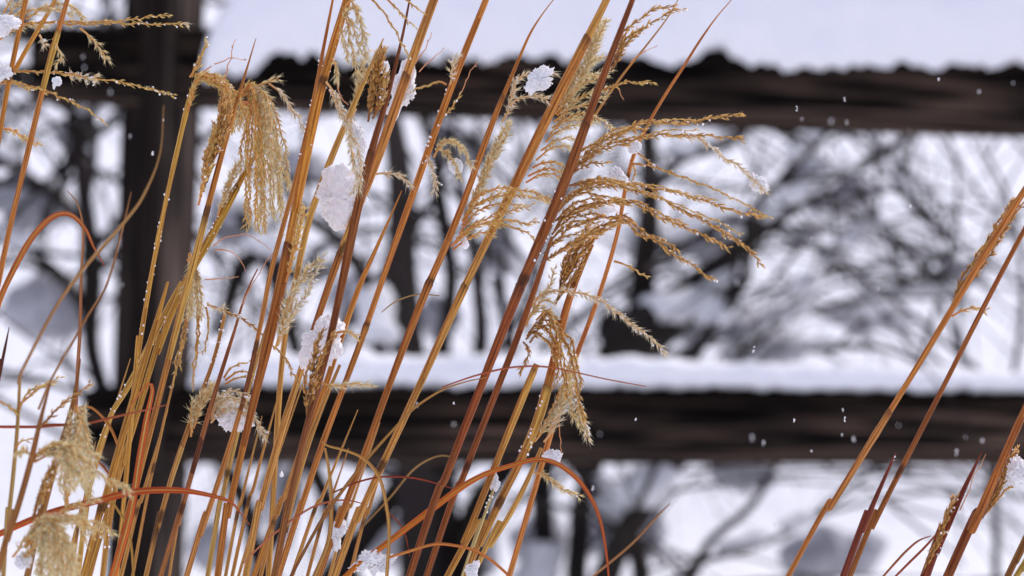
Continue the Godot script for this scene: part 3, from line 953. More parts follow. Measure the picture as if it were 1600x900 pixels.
	# stalk whose plume sweeps right in a low arch
	stalk("stalk with a hooked thin top and a golden plume arching low to the right", [500, 893, 13, 527, 820, 13, 550, 760, 13, 567, 717, 13, 607, 600, 13, 667, 443, 14, 693, 397, 14, 733, 297, 12, 750, 240, 12, 775, 175, 10, 800, 117, 8, 813, 87, 6, 828, 47, 5, 845, 25, 3, 868, -5, 2], "a8713a", "a8632e", {d0 = 1.5, d1 = 1.48, nodes = [443], sheaths = [[600, 436, "9c5c2c"], [380, 150, "a8642e"]]})
	for b in [[728, 335, 742, 312, 760, 298, 800, 294, 838, 303, 868, 316], [725, 338, 752, 316, 790, 306, 830, 308, 864, 318], [705, 385, 722, 366, 745, 352, 785, 345, 822, 349, 838, 346], [715, 375, 742, 350, 788, 330, 830, 322],
		[718, 365, 738, 338, 762, 322, 790, 318, 815, 322], [712, 380, 732, 360, 758, 350, 790, 352], [722, 352, 740, 325, 765, 308, 792, 300], [708, 390, 728, 375, 750, 366, 772, 364]]:
		spike(b, "gold", rng.randf_range(-0.02, 0.03))
	spike([790, 352, 810, 358, 830, 366, 835, 378], "thin", 0.0)
	closed([722, 345, 738, 310, 755, 265, 772, 225, 788, 190], 11.0, 9, "fluff", 0.45, 1.0)
	for b in [[797, 165, 808, 155, 830, 150, 858, 155], [797, 150, 805, 130, 822, 118, 848, 112, 866, 116], [785, 190, 795, 172, 800, 150, 806, 128]]:
		spike(b, "frosty", 0.01)
	# orange stalk
	stalk("clean orange brown stalk crossing the top rail, topped out above the frame", [434, 900, 12, 473, 787, 12, 500, 693, 12, 540, 597, 11, 567, 520, 11, 587, 463, 11, 617, 373, 12, 647, 295, 13, 683, 187, 13, 720, 87, 13, 758, 0, 12, 790, -85, 5], "a87440", "b0652c", {d0 = 1.48, nodes = [510], sheaths = [[600, 508, "a06432"]], beads = [290, 140, 16, 0.8]})
	for b in [[683, 228, 697, 219, 712, 223, 727, 240, 737, 262], [685, 232, 698, 240, 710, 255, 718, 275], [678, 245, 690, 226, 706, 222, 722, 232]]: spike(b, "fluff", 0.02)
	for b in [[665, 240, 672, 255, 677, 270, 680, 298], [587, 272, 603, 271, 620, 274, 632, 280, 641, 290]]: spike(b, "frosty", 0.01)
	for b in [[690, 185, 702, 172, 712, 160, 718, 152], [703, 135, 706, 118, 708, 104, 711, 88], [697, 132, 686, 127, 670, 132, 655, 138, 645, 144]]: spike(b, "frosty" if b[0] > 700 else "thin", 0.01)
	spike([712, 160, 722, 142, 734, 118, 747, 97], "bare", 0.0)
	# broad light stalk with the big snow clump
	stalk("broad light orange stalk holding the long snow clump at the top rail", [385, 900, 14, 407, 787, 14, 437, 683, 14, 467, 596, 13, 500, 487, 13, 533, 392, 14, 560, 330, 15, 590, 253, 17, 620, 167, 17, 657, 60, 17, 680, 0, 16, 712, -85, 8], "b07e48", "b4743e", {d0 = 1.53, d1 = 1.55, nodes = [388], sheaths = [[560, 392, "9a5c2e"], [330, 110, "b0703a"]]})
	spike([655, 112, 668, 98, 680, 88, 692, 76], "bare", 0.0); spike([648, 100, 660, 82, 672, 62, 676, 52], "bare", 0.0)
	stalk("dark sharp stalk in front of the broad light one, tapering to a needle above", [427, 900, 13, 450, 787, 12, 470, 683, 12, 500, 598, 13, 513, 533, 14, 540, 417, 16, 562, 298, 16, 580, 233, 14, 610, 143, 9, 630, 57, 6, 642, -5, 4], "98602f", "6e3420", {d0 = 1.46, sheaths = [[480, 230, "7a4422"]]})
	closed([575, 190, 582, 160, 590, 130, 598, 100, 604, 82], 14.0, 11, "dark", 0.75, -1.0)
	closed([582, 185, 590, 150, 600, 110], 10.0, 5, "wet", 0.75)
	spike([510, 128, 523, 147, 537, 180, 547, 207, 560, 233, 563, 267, 560, 295], "frosty", 0.01, 1.1)
	spike([515, 140, 530, 170, 541, 195, 552, 220], "frosty", 0.01, 1.0)
	closed([480, 650, 484, 615, 490, 580, 500, 545, 512, 520], 12.0, 9, "dark", 0.6)
	spike([548, 225, 552, 250, 556, 275, 553, 300], "frosty"); spike([556, 170, 548, 190, 546, 212, 550, 240], "frosty")
	spike([526, 520, 537, 517, 548, 520, 558, 528], "gold"); spike([498, 597, 515, 602, 540, 602, 560, 600, 580, 601], "fluff")
	# thick leaning stalk of the left middle
	stalk("thickest orange stalk leaving the top edge left of the middle", [340, 900, 13, 353, 800, 13, 377, 717, 13, 398, 610, 15, 420, 533, 19, 443, 433, 20, 466, 300, 17, 480, 240, 17, 503, 123, 16, 517, 83, 17, 543, 0, 16, 568, -90, 8], "7e4420", "b06c2c", {d0 = 1.46, d1 = 1.47, nodes = [128], sheaths = [[700, 380, "8e5022"], [330, 130, "b8742e"]], beads = [300, 20, 10, 0.3]})
	for b in [[541, 8, 550, 2, 562, 30, 568, 65, 572, 88], [538, 20, 545, 40, 549, 70, 556, 100, 560, 118], [533, 40, 540, 22, 553, 45, 562, 80], [528, 60, 534, 48, 538, 70, 541, 88], [520, 92, 523, 100, 526, 112, 526, 124], [535, 30, 543, 18, 556, 14, 566, 40, 570, 60]]:
		spike(b, "fluff", 0.01, 1.1)
	spike([527, 122, 529, 140, 536, 155, 545, 164], "bare")
	for b in [[575, -6, 592, 10, 607, 30, 620, 52, 632, 75, 637, 88], [598, -8, 615, 8, 632, 26, 650, 43], [628, -6, 645, 8, 662, 20]]: spike(b, "thin", 0.0)
	for b in [[433, 535, 440, 505, 450, 473, 473, 433, 490, 415, 503, 402], [436, 530, 452, 500, 467, 477, 485, 447, 499, 420], [434, 540, 445, 512, 458, 490, 476, 460], [430, 545, 442, 500, 455, 460, 478, 425, 498, 408]]:
		spike(b, "fluff" if rng.randf() < 0.6 else "frosty", 0.01, 1.15)
	closed([447, 440, 455, 400, 462, 360, 468, 320], 8.0, 5, "gold", 0.6, 1.0)
	stalk("slender stalk hugging the thickest orange stalk on its left", [293, 900, 11, 310, 847, 11, 343, 750, 11, 393, 602, 9, 407, 507, 9, 423, 427, 10, 440, 360, 10, 463, 293, 9, 493, 150, 8, 507, 67, 7, 521, 0, 5, 530, -50, 3], "b0804c", "a85f2e", {d0 = 1.48, nodes = [543], sheaths = [[640, 545, "7a4628"]], beads = [260, 60, 18, 0.9]})
	stalk("tan stalk low down between the slender and the thickest stalk", [323, 900, 10, 345, 770, 10, 377, 640, 10, 400, 560, 8, 425, 480, 5], "b89058", "a87844", {d0 = 1.55, nodes = [740]})
	stalk("light orange stalk leaning behind the thick one with a pale tufted top", [418, 900, 11, 440, 560, 11, 468, 395, 12, 480, 343, 13, 500, 297, 13, 513, 253, 13, 543, 187, 12, 577, 110, 7, 600, 60, 3], "a8743c", "b47a40", {d0 = 1.58, d1 = 1.56})
	for b in [[555, 165, 562, 130, 568, 100, 574, 82], [560, 150, 570, 118, 580, 96, 592, 80], [548, 180, 556, 150, 560, 120, 566, 98]]: spike(b, "fluff", 0.0)
	stalk("narrow orange stalk with a long thin tip left of the water drop", [395, 905, 11, 450, 760, 11, 500, 640, 12, 540, 497, 12, 560, 450, 11, 587, 390, 8, 607, 345, 5, 628, 298, 2], "a8743c", "b0682c", {d0 = 1.56})
	stalk("brown stalk low in the middle with a clear lower joint", [430, 905, 10, 444, 830, 10, 462, 760, 10, 477, 700, 10, 500, 640, 9, 530, 570, 6], "8e5a30", "a87440", {d0 = 1.52, nodes = [828]})
	# lower right of the tuft
	stalk("sawn off straight stalk ending just above the lower rail", [697, 905, 13, 720, 867, 13, 760, 757, 13, 805, 652, 13, 825, 598, 13, 838, 569, 12], "a87638", "a87034", {d0 = 1.49, sheaths = [[700, 575, "b47e3e"]]})
	stalk("tan stalk ending in a dark closed seed head right of the front stalk", [727, 905, 14, 745, 860, 14, 780, 785, 15, 820, 707, 17, 845, 655, 18, 866, 570, 16, 885, 470, 14, 905, 430, 12, 928, 382, 6], "b88448", "9a5c2a", {d0 = 1.52, nodes = [785], sheaths = [[700, 600, "c08e4c"], [590, 440, "a8602c"]], beads = [710, 620, 20, 0.55], bumpy = 0.1})
	closed([868, 475, 880, 445, 893, 415, 908, 390, 930, 358], 17.0, 15, "dark", 0.6)
	closed([835, 690, 850, 660, 868, 625, 884, 590, 892, 560], 12.0, 8, "fluff", 0.5, 1.0)
	closed([850, 690, 868, 650, 886, 610], 14.0, 3, "frosty", 0.6, 1.0)
	droop(835, 520, 845, 488, 860, 590, 915, 650, 3, "wet", 5.0)
	for b in [[822, 530, 840, 512, 862, 512, 882, 535, 897, 575, 905, 620, 912, 660], [826, 520, 846, 500, 868, 505, 890, 530, 900, 560, 908, 600], [824, 525, 838, 508, 856, 520, 872, 545, 880, 580, 884, 606], [828, 535, 840, 522, 856, 535, 868, 560, 872, 590],
		[818, 535, 826, 545, 822, 565, 812, 580]]:
		spike(b, "wet", 0.02, 1.1)
	for b in [[897, 600, 903, 625, 910, 650, 918, 682], [890, 592, 896, 620, 904, 645, 908, 668], [884, 590, 890, 612, 893, 635, 897, 655]]: spike(b, "frosty" if rng.randf() < 0.5 else "fluff", 0.0, 1.2)
	spike([830, 480, 845, 462, 870, 455, 900, 456, 930, 466, 955, 482, 980, 500, 1003, 518, 1022, 534, 1036, 548], "frosty", 0.03)
	for b in [[825, 500, 838, 478, 852, 470, 866, 474], [822, 510, 830, 492, 845, 482, 858, 488], [832, 470, 848, 458, 860, 440, 868, 420], [838, 500, 852, 486, 864, 492, 870, 510]]: spike(b, "fluff", 0.0)
	spike([835, 738, 850, 742, 867, 755, 885, 766, 902, 775], "fluff", 0.02, 1.1)
	spike([872, 640, 875, 670, 877, 700, 876, 725], "bare")
	stalk("short tan stalk at the bottom right of the tuft", [735, 905, 10, 762, 855, 10, 800, 803, 11, 822, 755, 10, 845, 700, 7], "c09050", "b88448", {d0 = 1.54})
	stalk("pale thin stalk with a white tuft of snow low in the tuft", [720, 905, 6, 740, 850, 6, 753, 813, 6, 768, 772, 6, 777, 745, 5], "b89468", "c8a880", {d0 = 1.5, beads = [800, 750, 10, 0.5]})
	stalk("faint straight orange stalk rising right of the tuft behind the plume", [858, 680, 11, 895, 560, 10, 933, 467, 9, 972, 367, 8, 973, 273, 8, 993, 237, 8, 1013, 188, 6, 1040, 147, 6, 1070, 103, 6, 1093, 63, 5, 1120, 25, 3, 1145, -2, 2], "b8703c", "b0602e", {d0 = 1.58, d1 = 1.56, nodes = [280]})
	spike([990, 235, 1005, 245, 1015, 253, 1022, 262], "thin"); spike([985, 250, 992, 265, 990, 278, 984, 290], "thin")
	stalk("hair thin bent stem between the combed plume and the pale plume", [905, 225, 5, 930, 177, 5, 977, 110, 5, 1013, 70, 4, 1047, 27, 3, 1063, -4, 2], "a86c38", "a8683a", {d0 = 1.56, ground = false})
	spike([985, 98, 995, 88, 1008, 80, 1028, 70], "bare"); spike([958, 132, 967, 140, 974, 156], "bare")

func grass_left() -> void:
	rng.seed = 73
	stalk("needle tipped stalk in front of the post, running up past the golden plume", [175, 905, 12, 205, 790, 12, 240, 653, 12, 253, 602, 12, 267, 547, 12, 287, 467, 12, 310, 383, 12, 331, 297, 11, 353, 213, 10, 377, 137, 6, 400, 60, 2], "a88044", "a0602c", {d0 = 1.47, nodes = [330], sheaths = [[560, 335, "b48444"], [320, 150, "a8682e"]]})
	closed([318, 300, 328, 265, 338, 225, 350, 180, 358, 150], 12.0, 14, "dark", 0.45)
	closed([310, 320, 322, 280, 335, 235, 345, 200], 10.0, 7, "gold", 0.5, -1.0)
	spike([297, 120, 303, 112, 312, 97, 322, 70], "thin", 0.0, 1.2); spike([300, 120, 306, 100, 316, 82, 324, 66], "thin"); spike([318, 112, 335, 100, 350, 93, 368, 91, 385, 94], "bare"); spike([350, 125, 357, 100, 362, 80, 368, 60], "bare")
	stalk("rough beaded stalk bending over at the top into the golden plume", [205, 640, 9, 213, 557, 9, 230, 460, 9, 247, 373, 9, 263, 295, 9, 277, 233, 10, 290, 183, 10, 303, 118, 9, 316, 118, 8, 330, 132, 6], "b87e38", "b8803c", {d0 = 1.5, bumpy = 0.25, beads = [600, 130, 22, 0.6]})
	closed([292, 180, 302, 130, 312, 115, 330, 122, 350, 135], 8.0, 9, "gold", 0.6)
	for k in 12:
		var t := k / 11.0
		spike([305 + rng.randf_range(0, 8), 118 + rng.randf_range(-3, 4), 325 + rng.randf_range(-5, 5), 120 + rng.randf_range(-6, 8), 348 + rng.randf_range(-4, 4), 132 + rng.randf_range(-6, 6), lerpf(345, 375, t), lerpf(175, 150, t) + rng.randf_range(-8, 8), lerpf(338, 385, t) + rng.randf_range(-3, 3), lerpf(215, 190, t)], "gold" if k % 3 else "fluff", rng.randf_range(-0.02, 0.02))
	# golden drooping plume
	stalk("stalk wrapped in a striped sheath that carries the golden drooping plume", [215, 640, 11, 245, 545, 12, 275, 465, 13, 300, 415, 14, 320, 385, 15, 345, 338, 14, 363, 300, 13, 385, 262, 9, 402, 235, 6, 408, 226, 3], "b08848", "a8742e", {d0 = 1.52, sheaths = [[420, 290, "a87a30"]], beads = [400, 290, 26, 0.8]})
	droop(372, 150, 388, 140, 380, 345, 424, 358, 7, "gold", 7.0)
	droop(374, 145, 396, 150, 412, 350, 448, 318, 6, "fluff", 7.0)
	droop(376, 160, 390, 170, 372, 300, 440, 270, 6, "gold", 9.0)
	droop(385, 140, 405, 150, 400, 230, 462, 300, 4, "fluff", 8.0)
	for b in [[393, 140, 405, 133, 420, 128, 434, 124], [420, 130, 440, 145, 458, 172, 472, 194, 478, 205], [398, 205, 425, 225, 440, 260, 452, 292]]: spike(b, "fluff" if b[1] > 135 else "frosty", 0.0)
	closed([340, 340, 352, 310, 365, 280, 378, 262], 10.0, 6, "fluff", 0.6, -1.0)
	stalk("stout beaded stalk low on the post ending in ragged fluff", [120, 905, 11, 147, 697, 10, 167, 657, 10, 197, 610, 11, 222, 560, 12, 245, 510, 12, 268, 470, 11, 282, 440, 7], "b8823c", "b88844", {d0 = 1.53, bumpy = 0.2, beads = [690, 480, 26, 0.5]})
	droop(295, 400, 300, 430, 285, 490, 318, 490, 8, "fluff", 5.0)
	for b in [[293, 480, 291, 515, 286, 545, 280, 573], [308, 488, 308, 530, 304, 560, 301, 590], [322, 480, 326, 510, 322, 535, 316, 552], [296, 480, 286, 520, 276, 560, 270, 600], [311, 480, 310, 520, 306, 560, 300, 610]]: spike(b, "thin", 0.0)
	stalk("thick dark brown stalk at the foot of the post", [128, 905, 14, 160, 787, 14, 187, 693, 14, 213, 600, 14, 236, 530, 12, 250, 480, 9, 262, 440, 5], "7a4824", "a8702e", {d0 = 1.46, nodes = [790]})
	stalk("tan jointed stalk in front of the post, left of a pair", [228, 905, 10, 248, 820, 10, 263, 760, 10, 290, 680, 10, 320, 602, 9, 338, 560, 8, 352, 490, 7], "b88850", "b07a44", {d0 = 1.5, nodes = [808, 835], sheaths = [[760, 690, "b88850"]], beads = [600, 500, 16, 0.5]})
	closed([298, 682, 306, 655, 314, 625, 325, 598], 12.0, 8, "fluff", 0.6)
	for b in [[328, 650, 345, 630, 365, 622, 385, 635, 400, 658, 411, 682], [330, 655, 347, 618, 366, 612, 388, 622], [330, 660, 350, 640, 372, 640, 392, 652], [325, 640, 340, 622, 356, 618, 372, 628]]: spike(b, "frosty", 0.02, 1.1)
	stalk("tan stalk right of the pair before the post, thinning to a red tip", [248, 905, 10, 283, 800, 10, 293, 753, 10, 317, 677, 10, 338, 598, 9, 352, 560, 8, 368, 510, 6, 376, 480, 5, 388, 445, 4, 402, 420, 3], "b07c40", "8a4a30", {d0 = 1.49, nodes = [795], sheaths = [[740, 680, "5e3424"]]})
	spike([324, 476, 340, 482, 356, 488, 376, 498, 400, 514, 418, 530, 430, 542, 444, 558, 456, 580, 466, 600], "wet", 0.0, 0.8)
	spike([324, 474, 332, 480, 345, 484, 352, 480], "frosty", 0.0)
	for b in [[350, 590, 360, 575, 374, 568, 390, 566], [352, 594, 370, 582, 385, 582, 398, 586], [352, 600, 368, 592, 384, 590, 398, 594]]: spike(b, "thin")
	for b in [[333, 384, 346, 374, 365, 367, 385, 368, 405, 376, 425, 392], [335, 391, 352, 390, 370, 400, 384, 424], [320, 437, 345, 435, 372, 432]]: spike(b, "bare")
	spike([376, 480, 390, 450, 410, 420, 445, 365], "bare")
	# at the left edge
	stalk("darker of two stalks leaving the top left corner, leaning to the left edge", [-30, 400, 11, 0, 207, 10, 12, 142, 10, 23, 87, 10, 33, 37, 10, 41, 0, 10, 54, -70, 6], "8a4e24", "a86428", {d0 = 1.5, ground = true, nodes = [118]})
	stalk("longer orange stalk at the top left with a yellow joint", [-40, 640, 12, 0, 433, 11, 13, 367, 11, 30, 298, 11, 47, 227, 12, 67, 143, 11, 83, 77, 11, 95, 40, 10, 106, 0, 9, 122, -60, 5], "a06a2e", "a8602e", {d0 = 1.5, nodes = [76], sheaths = [[140, 44, "b08440"]]})
	spike([83, 60, 90, 75, 95, 88, 88, 100], "fluff"); spike([62, 55, 66, 62, 68, 70], "frosty")
	stalk("short orange stalk slanting between the two at the top left", [22, 115, 9, 28, 103, 9, 45, 72, 9, 62, 43, 9, 82, 13, 8, 96, -20, 5], "b8702c", "b87a40", {d0 = 1.52, ground = false})
	for b in [[-6, 62, 17, 44, 50, 36, 90, 36, 117, 38, 160, 36, 197, 32, 230, 27, 263, 25], [60, 35, 100, 34, 150, 34, 190, 36, 235, 37, 283, 38], [-5, 66, 20, 45, 40, 40, 70, 38], [125, 44, 138, 55, 150, 70, 160, 82, 170, 94], [-5, 45, 30, 22, 70, 14, 110, 20], [40, 30, 70, 12, 95, 6, 120, 16, 132, 30]]:
		spike(b, "thin" if b.size() > 10 else "fluff", rng.randf_range(-0.02, 0.02), 1.1)
	spike([283, 38, 286, 36, 289, 38], "frosty", 0.0, 1.3)
	for b in [[-5, 116, 20, 112, 50, 111, 83, 113, 115, 116, 143, 122, 200, 130, 240, 140, 268, 148], [-5, 130, 33, 131, 58, 137, 83, 147, 105, 156, 127, 167, 150, 181, 163, 191], [-5, 125, 20, 128, 45, 140, 62, 138]]: spike(b, "thin", 0.02, 1.2)
	spike([100, 116, 120, 118, 140, 122, 150, 123], "frosty", 0.02, 1.2)
	spike([-5, 197, 20, 205, 40, 215, 60, 228], "gold", -0.03, 1.1)
	for b in [[5, 20, 18, 0, 30, -8], [12, 30, 25, 10, 50, -5]]: spike(b, "fluff")
	# blurred plumes in the lower left, nearer the camera
	stalk("nearest tan stalk in the bottom left with a curled plume", [-8, 905, 12, 10, 840, 12, 27, 795, 12, 50, 717, 12, 63, 643, 8, 77, 600, 4], "b08048", "8a5630", {d0 = 1.33, d1 = 1.32})
	for b in [[53, 713, 68, 702, 90, 696, 123, 698, 150, 712], [53, 716, 70, 706, 95, 712, 118, 735, 140, 775], [53, 712, 75, 700, 105, 702, 132, 718, 158, 742, 200, 765], [60, 710, 90, 708, 110, 724, 125, 752], [55, 718, 40, 705, 32, 702, 28, 712]]: spike(b, "fluff", 0.02, 1.15)
	closed([50, 812, 58, 780, 68, 750, 80, 725], 9.0, 9, "wet", 0.6, 1.0)
	droop(40, 850, 62, 818, 60, 905, 122, 900, 20, "fluff", 10.0)
	droop(54, 716, 84, 696, 95, 765, 150, 745, 7, "fluff", 9.0)
	droop(50, 830, 80, 806, 120, 850, 165, 830, 6, "thin", 9.0)
	for b in [[48, 822, 80, 814, 110, 816, 140, 828], [60, 818, 100, 812, 140, 816, 175, 830], [95, 800, 115, 790, 135, 786, 150, 780], [55, 826, 85, 812, 105, 806, 132, 806], [20, 870, 48, 836, 80, 830, 110, 850], [30, 880, 60, 850, 92, 850, 118, 880]]: spike(b, "fluff", 0.02)
	stalk("dark stalk at the left edge below the pale field with small side spikes", [5, 905, 9, 10, 827, 9, 23, 733, 9, 28, 660, 8, 31, 590, 6], "86502a", "a07448", {d0 = 1.38})
	for b in [[30, 640, 36, 625, 50, 610, 66, 600], [24, 700, 34, 690, 48, 688], [-5, 625, 10, 632, 24, 645], [33, 630, 55, 612, 75, 600, 92, 590]]: spike(b, "thin", 0.0, 1.3)
	stalk("brown stalk behind the curled plume in the lower left", [40, 905, 13, 60, 817, 13, 80, 743, 13, 97, 680, 12, 117, 627, 9, 124, 560, 4], "9a6a3a", "86502a", {d0 = 1.4})
	closed([104, 800, 112, 740, 116, 690, 122, 640], 12.0, 10, "fluff", 0.5)
	spike([60, 672, 73, 657, 92, 638, 110, 622, 140, 602], "wet"); droop(118, 640, 124, 660, 112, 760, 146, 735, 7, "fluff", 7.0)
	stalk("wavy edged yellow stalk at the bottom beside the red leaf", [160, 905, 11, 166, 850, 11, 171, 813, 11, 178, 770, 11, 186, 735, 9, 192, 690, 5], "b8803c", "b88244", {d0 = 1.5, bumpy = 0.35, beads = [880, 760, 14, 0.5]})
	stalk("dark pointed stalk tip at the left edge above the pale field", [-20, 680, 8, 0, 583, 8, 8, 545, 6, 15, 511, 2], "7a4a30", "5a2c24", {d0 = 1.44})

const ORD := ["first", "second", "third", "fourth", "fifth", "sixth", "seventh", "eighth", "ninth", "tenth", "eleventh", "twelfth", "thirteenth", "fourteenth", "fifteenth", "sixteenth", "seventeenth"]
func fillers() -> void:
	rng.seed = 79
	var nth := -1
	for e in [[350, 905, 408, 650], [362, 905, 440, 600], [374, 900, 488, 560], [405, 905, 470, 690], [455, 905, 560, 640], [480, 905, 545, 700], [512, 905, 592, 660], [545, 905, 610, 690]]:
		var x: float = e[0]; var y: float = e[1]; var x2: float = e[2]; var y2: float = e[3]
		var w := rng.randf_range(5.5, 8.5)
		nth += 1
		var o := stalk("slender straw packed among the middle stalks below the lower rail, %s from left of eight" % ORD[nth], [x, y, w, lerpf(x, x2, 0.5) - 4.0, lerpf(y, y2, 0.5), w * 0.9, x2, y2, 2.0], ["b88448", "a86c38", "b87c40", "9a5c30"][rng.randi() % 4], "b07a44", {d0 = 1.53 + rng.randf() * 0.06, nodes = [lerpf(y, y2, 0.4)]})
		o.set_meta("group", "slender straws packed among the middle stalks")
	nth = -1
	for e in [[100, 905, 205, 560], [112, 905, 150, 690], [140, 905, 232, 600], [188, 905, 262, 640], [205, 905, 300, 470], [262, 905, 300, 730]]:
		var x: float = e[0]; var y: float = e[1]; var x2: float = e[2]; var y2: float = e[3]
		var w := rng.randf_range(5.0, 9.0)
		nth += 1
		var o := stalk("slender straw among the stalks crowded before the post's foot, %s from left of six" % ORD[nth], [x, y, w, lerpf(x, x2, 0.5) - 4.0, lerpf(y, y2, 0.5), w * 0.9, x2, y2, 2.0], ["b88c50", "a87038", "b87c40"][rng.randi() % 3], "b07a44", {d0 = 1.52 + rng.randf() * 0.06, nodes = [lerpf(y, y2, 0.4)]})
		o.set_meta("group", "slender straws before the post's foot")

func leaves() -> void:
	rng.seed = 74
	leaf("orange leaf arching over and pointing down at the left edge", [-12, 510, 12, 0, 467, 12, 27, 410, 12, 53, 367, 12, 83, 338, 11, 110, 335, 9, 133, 357, 7, 147, 387, 5, 163, 415, 2], "c86a2c", "a03c28", "d88848", {d0 = 1.47})
	leaf("thin reddish leaf hanging straight down left of the post", [105, 298, 2, 122, 320, 3, 130, 363, 5, 127, 433, 6, 125, 517, 7, 120, 600, 7, 118, 700, 6], "a87850", "a05040", "b87858", {d0 = 1.52})
	leaf("long soft tan leaf sweeping up across the post", [30, 600, 6, 33, 583, 6, 83, 487, 7, 133, 417, 7, 200, 340, 6, 227, 300, 5, 250, 240, 3, 256, 165, 2], "a07050", "a8784c", "b88858", {d0 = 1.30})
	leaf("faint thin leaf rising before the post's lower left side", [60, 640, 5, 83, 587, 5, 133, 500, 5, 167, 443, 5, 190, 363, 4, 205, 300, 2], "a06c48", "90583c", "b08058", {d0 = 1.33})
	leaf("broad red orange leaf lying across the post low down", [-10, 838, 12, 73, 803, 13, 150, 783, 13, 213, 768, 13, 277, 766, 12, 320, 772, 9, 358, 783, 6, 375, 800, 3, 390, 820, 2], "b84c20", "a83c18", "d87838", {d0 = 1.42, d1 = 1.44, twist = 0.15})
	leaf("upright red orange leaf with a pale midrib at the foot of the post", [172, 915, 15, 190, 853, 15, 207, 787, 14, 218, 717, 13, 230, 650, 11, 238, 610, 8, 232, 600, 6, 213, 622, 4, 200, 640, 2], "c05a24", "b84c24", "e0a060", {d0 = 1.45, twist = 0.1})
	leaf("straight thin red leaf running level across the lower left", [-10, 667, 6, 53, 667, 6, 80, 665, 7, 133, 662, 5, 177, 652, 5, 230, 640, 3, 262, 632, 2], "a04838", "a05038", "b86848", {d0 = 1.4})
	leaf("short orange leaf hooked over beside the post", [108, 645, 3, 123, 637, 4, 143, 637, 5, 167, 660, 6, 182, 690, 6, 192, 730, 5], "b87840", "b06a34", "c88a50", {d0 = 1.5})
	leaf("narrow red leaf slanting down behind the curled plume", [105, 672, 4, 130, 700, 6, 150, 718, 6, 167, 737, 5, 185, 770, 3], "b86a3a", "a84c30", "c88050", {d0 = 1.52})
	leaf("thin yellow leaf curving down at the bottom by the red leaf", [174, 780, 4, 186, 800, 5, 197, 817, 5, 205, 850, 5, 209, 905, 5], "b08848", "b08040", "c09858", {d0 = 1.46})
	leaf("longest bright orange leaf, arching from the bottom middle past the tan stalk", [535, 905, 9, 560, 882, 11, 607, 847, 12, 673, 797, 13, 723, 760, 12, 760, 740, 10, 800, 727, 9, 837, 718, 9, 867, 723, 9, 897, 743, 9, 920, 772, 8, 937, 810, 7, 947, 860, 5, 952, 910, 4], "c8641c", "a83c24", "d88030", {d0 = 1.47, d1 = 1.5, twist = 0.2})
	leaf("brown leaf crossing the middle stalks and fading to a thread at the lower rail", [452, 905, 6, 500, 817, 7, 540, 760, 7, 577, 713, 6, 613, 673, 5, 647, 638, 5, 690, 610, 4, 730, 596, 3, 760, 590, 2], "6e3c20", "b88448", "a87040", {d0 = 1.45})
	leaf("pale leaf bent in a hoop between the middle stalks", [503, 690, 3, 513, 697, 4, 540, 704, 5, 570, 718, 6, 593, 747, 7, 603, 787, 7, 608, 833, 7, 604, 905, 7], "b8844c", "b07438", "c8985c", {d0 = 1.44, d1 = 1.45})
	leaf("light leaf dropping from the hoop's left end", [508, 700, 4, 515, 743, 7, 518, 795, 8, 513, 847, 9, 490, 905, 9], "c08a50", "a86c38", "c89a60", {d0 = 1.47})
	leaf("thin pink red leaf arching low on the left of the middle stalks", [380, 880, 3, 410, 850, 4, 450, 817, 5, 487, 793, 4, 520, 783, 4, 545, 782, 3, 567, 787, 2], "b87058", "a8482c", "c08060", {d0 = 1.46})
	leaf("thin dark red leaf arching across the middle under the lower rail", [520, 770, 3, 560, 753, 4, 600, 745, 4, 647, 747, 4, 687, 757, 3, 720, 768, 2], "903c28", "8a3424", "a85038", {d0 = 1.48})
	leaf("low orange leaf rising and falling at the bottom edge", [605, 872, 5, 640, 861, 6, 670, 852, 6, 693, 850, 6, 733, 857, 6, 760, 870, 6, 785, 890, 6, 805, 910, 5], "c07038", "c05c28", "d08848", {d0 = 1.45})
	leaf("faint thin leaf curving up to the lower rail between the stalks", [560, 830, 3, 607, 780, 4, 647, 733, 4, 683, 713, 3, 710, 714, 2], "a07850", "a88058", "b08c60", {d0 = 1.66})
	leaf("soft brown leaf rising to the right below the lower rail", [900, 925, 4, 927, 900, 5, 987, 850, 5, 1027, 807, 4, 1047, 787, 2], "b07850", "a07058", "b88860", {d0 = 1.66})
	leaf("red thread of a leaf lying level in front of the lower rail's snow", [690, 606, 3, 710, 598, 3, 750, 585, 4, 800, 574, 4, 850, 573, 4, 900, 582, 3, 950, 593, 3, 1010, 604, 2], "a85038", "a85c40", "b87050", {d0 = 1.45})
	leaf("tiny hair of a leaf arching between the tall stalks above the lower rail", [596, 488, 2, 612, 475, 3, 627, 467, 3, 653, 460, 3, 687, 462, 2], "b89060", "a87850", "c0a070", {d0 = 1.5})
	leaf("dark red hanging leaf under the longest orange leaf", [600, 795, 2, 622, 815, 3, 634, 838, 3, 640, 870, 2], "8a3c28", "7a3424", "a05038", {d0 = 1.5})
	leaf("longer of two thin red leaves beside the fuzzy stalk at bottom right", [1395, 905, 4, 1420, 880, 5, 1445, 855, 5, 1467, 830, 3], "9a4428", "8a3a24", "b06040", {d0 = 1.49})
	leaf("paler of two thin red leaves at bottom right, bent at its middle", [1376, 905, 4, 1400, 878, 5, 1417, 860, 5, 1435, 845, 4, 1455, 837, 2], "a86040", "9a5038", "b87850", {d0 = 1.5})

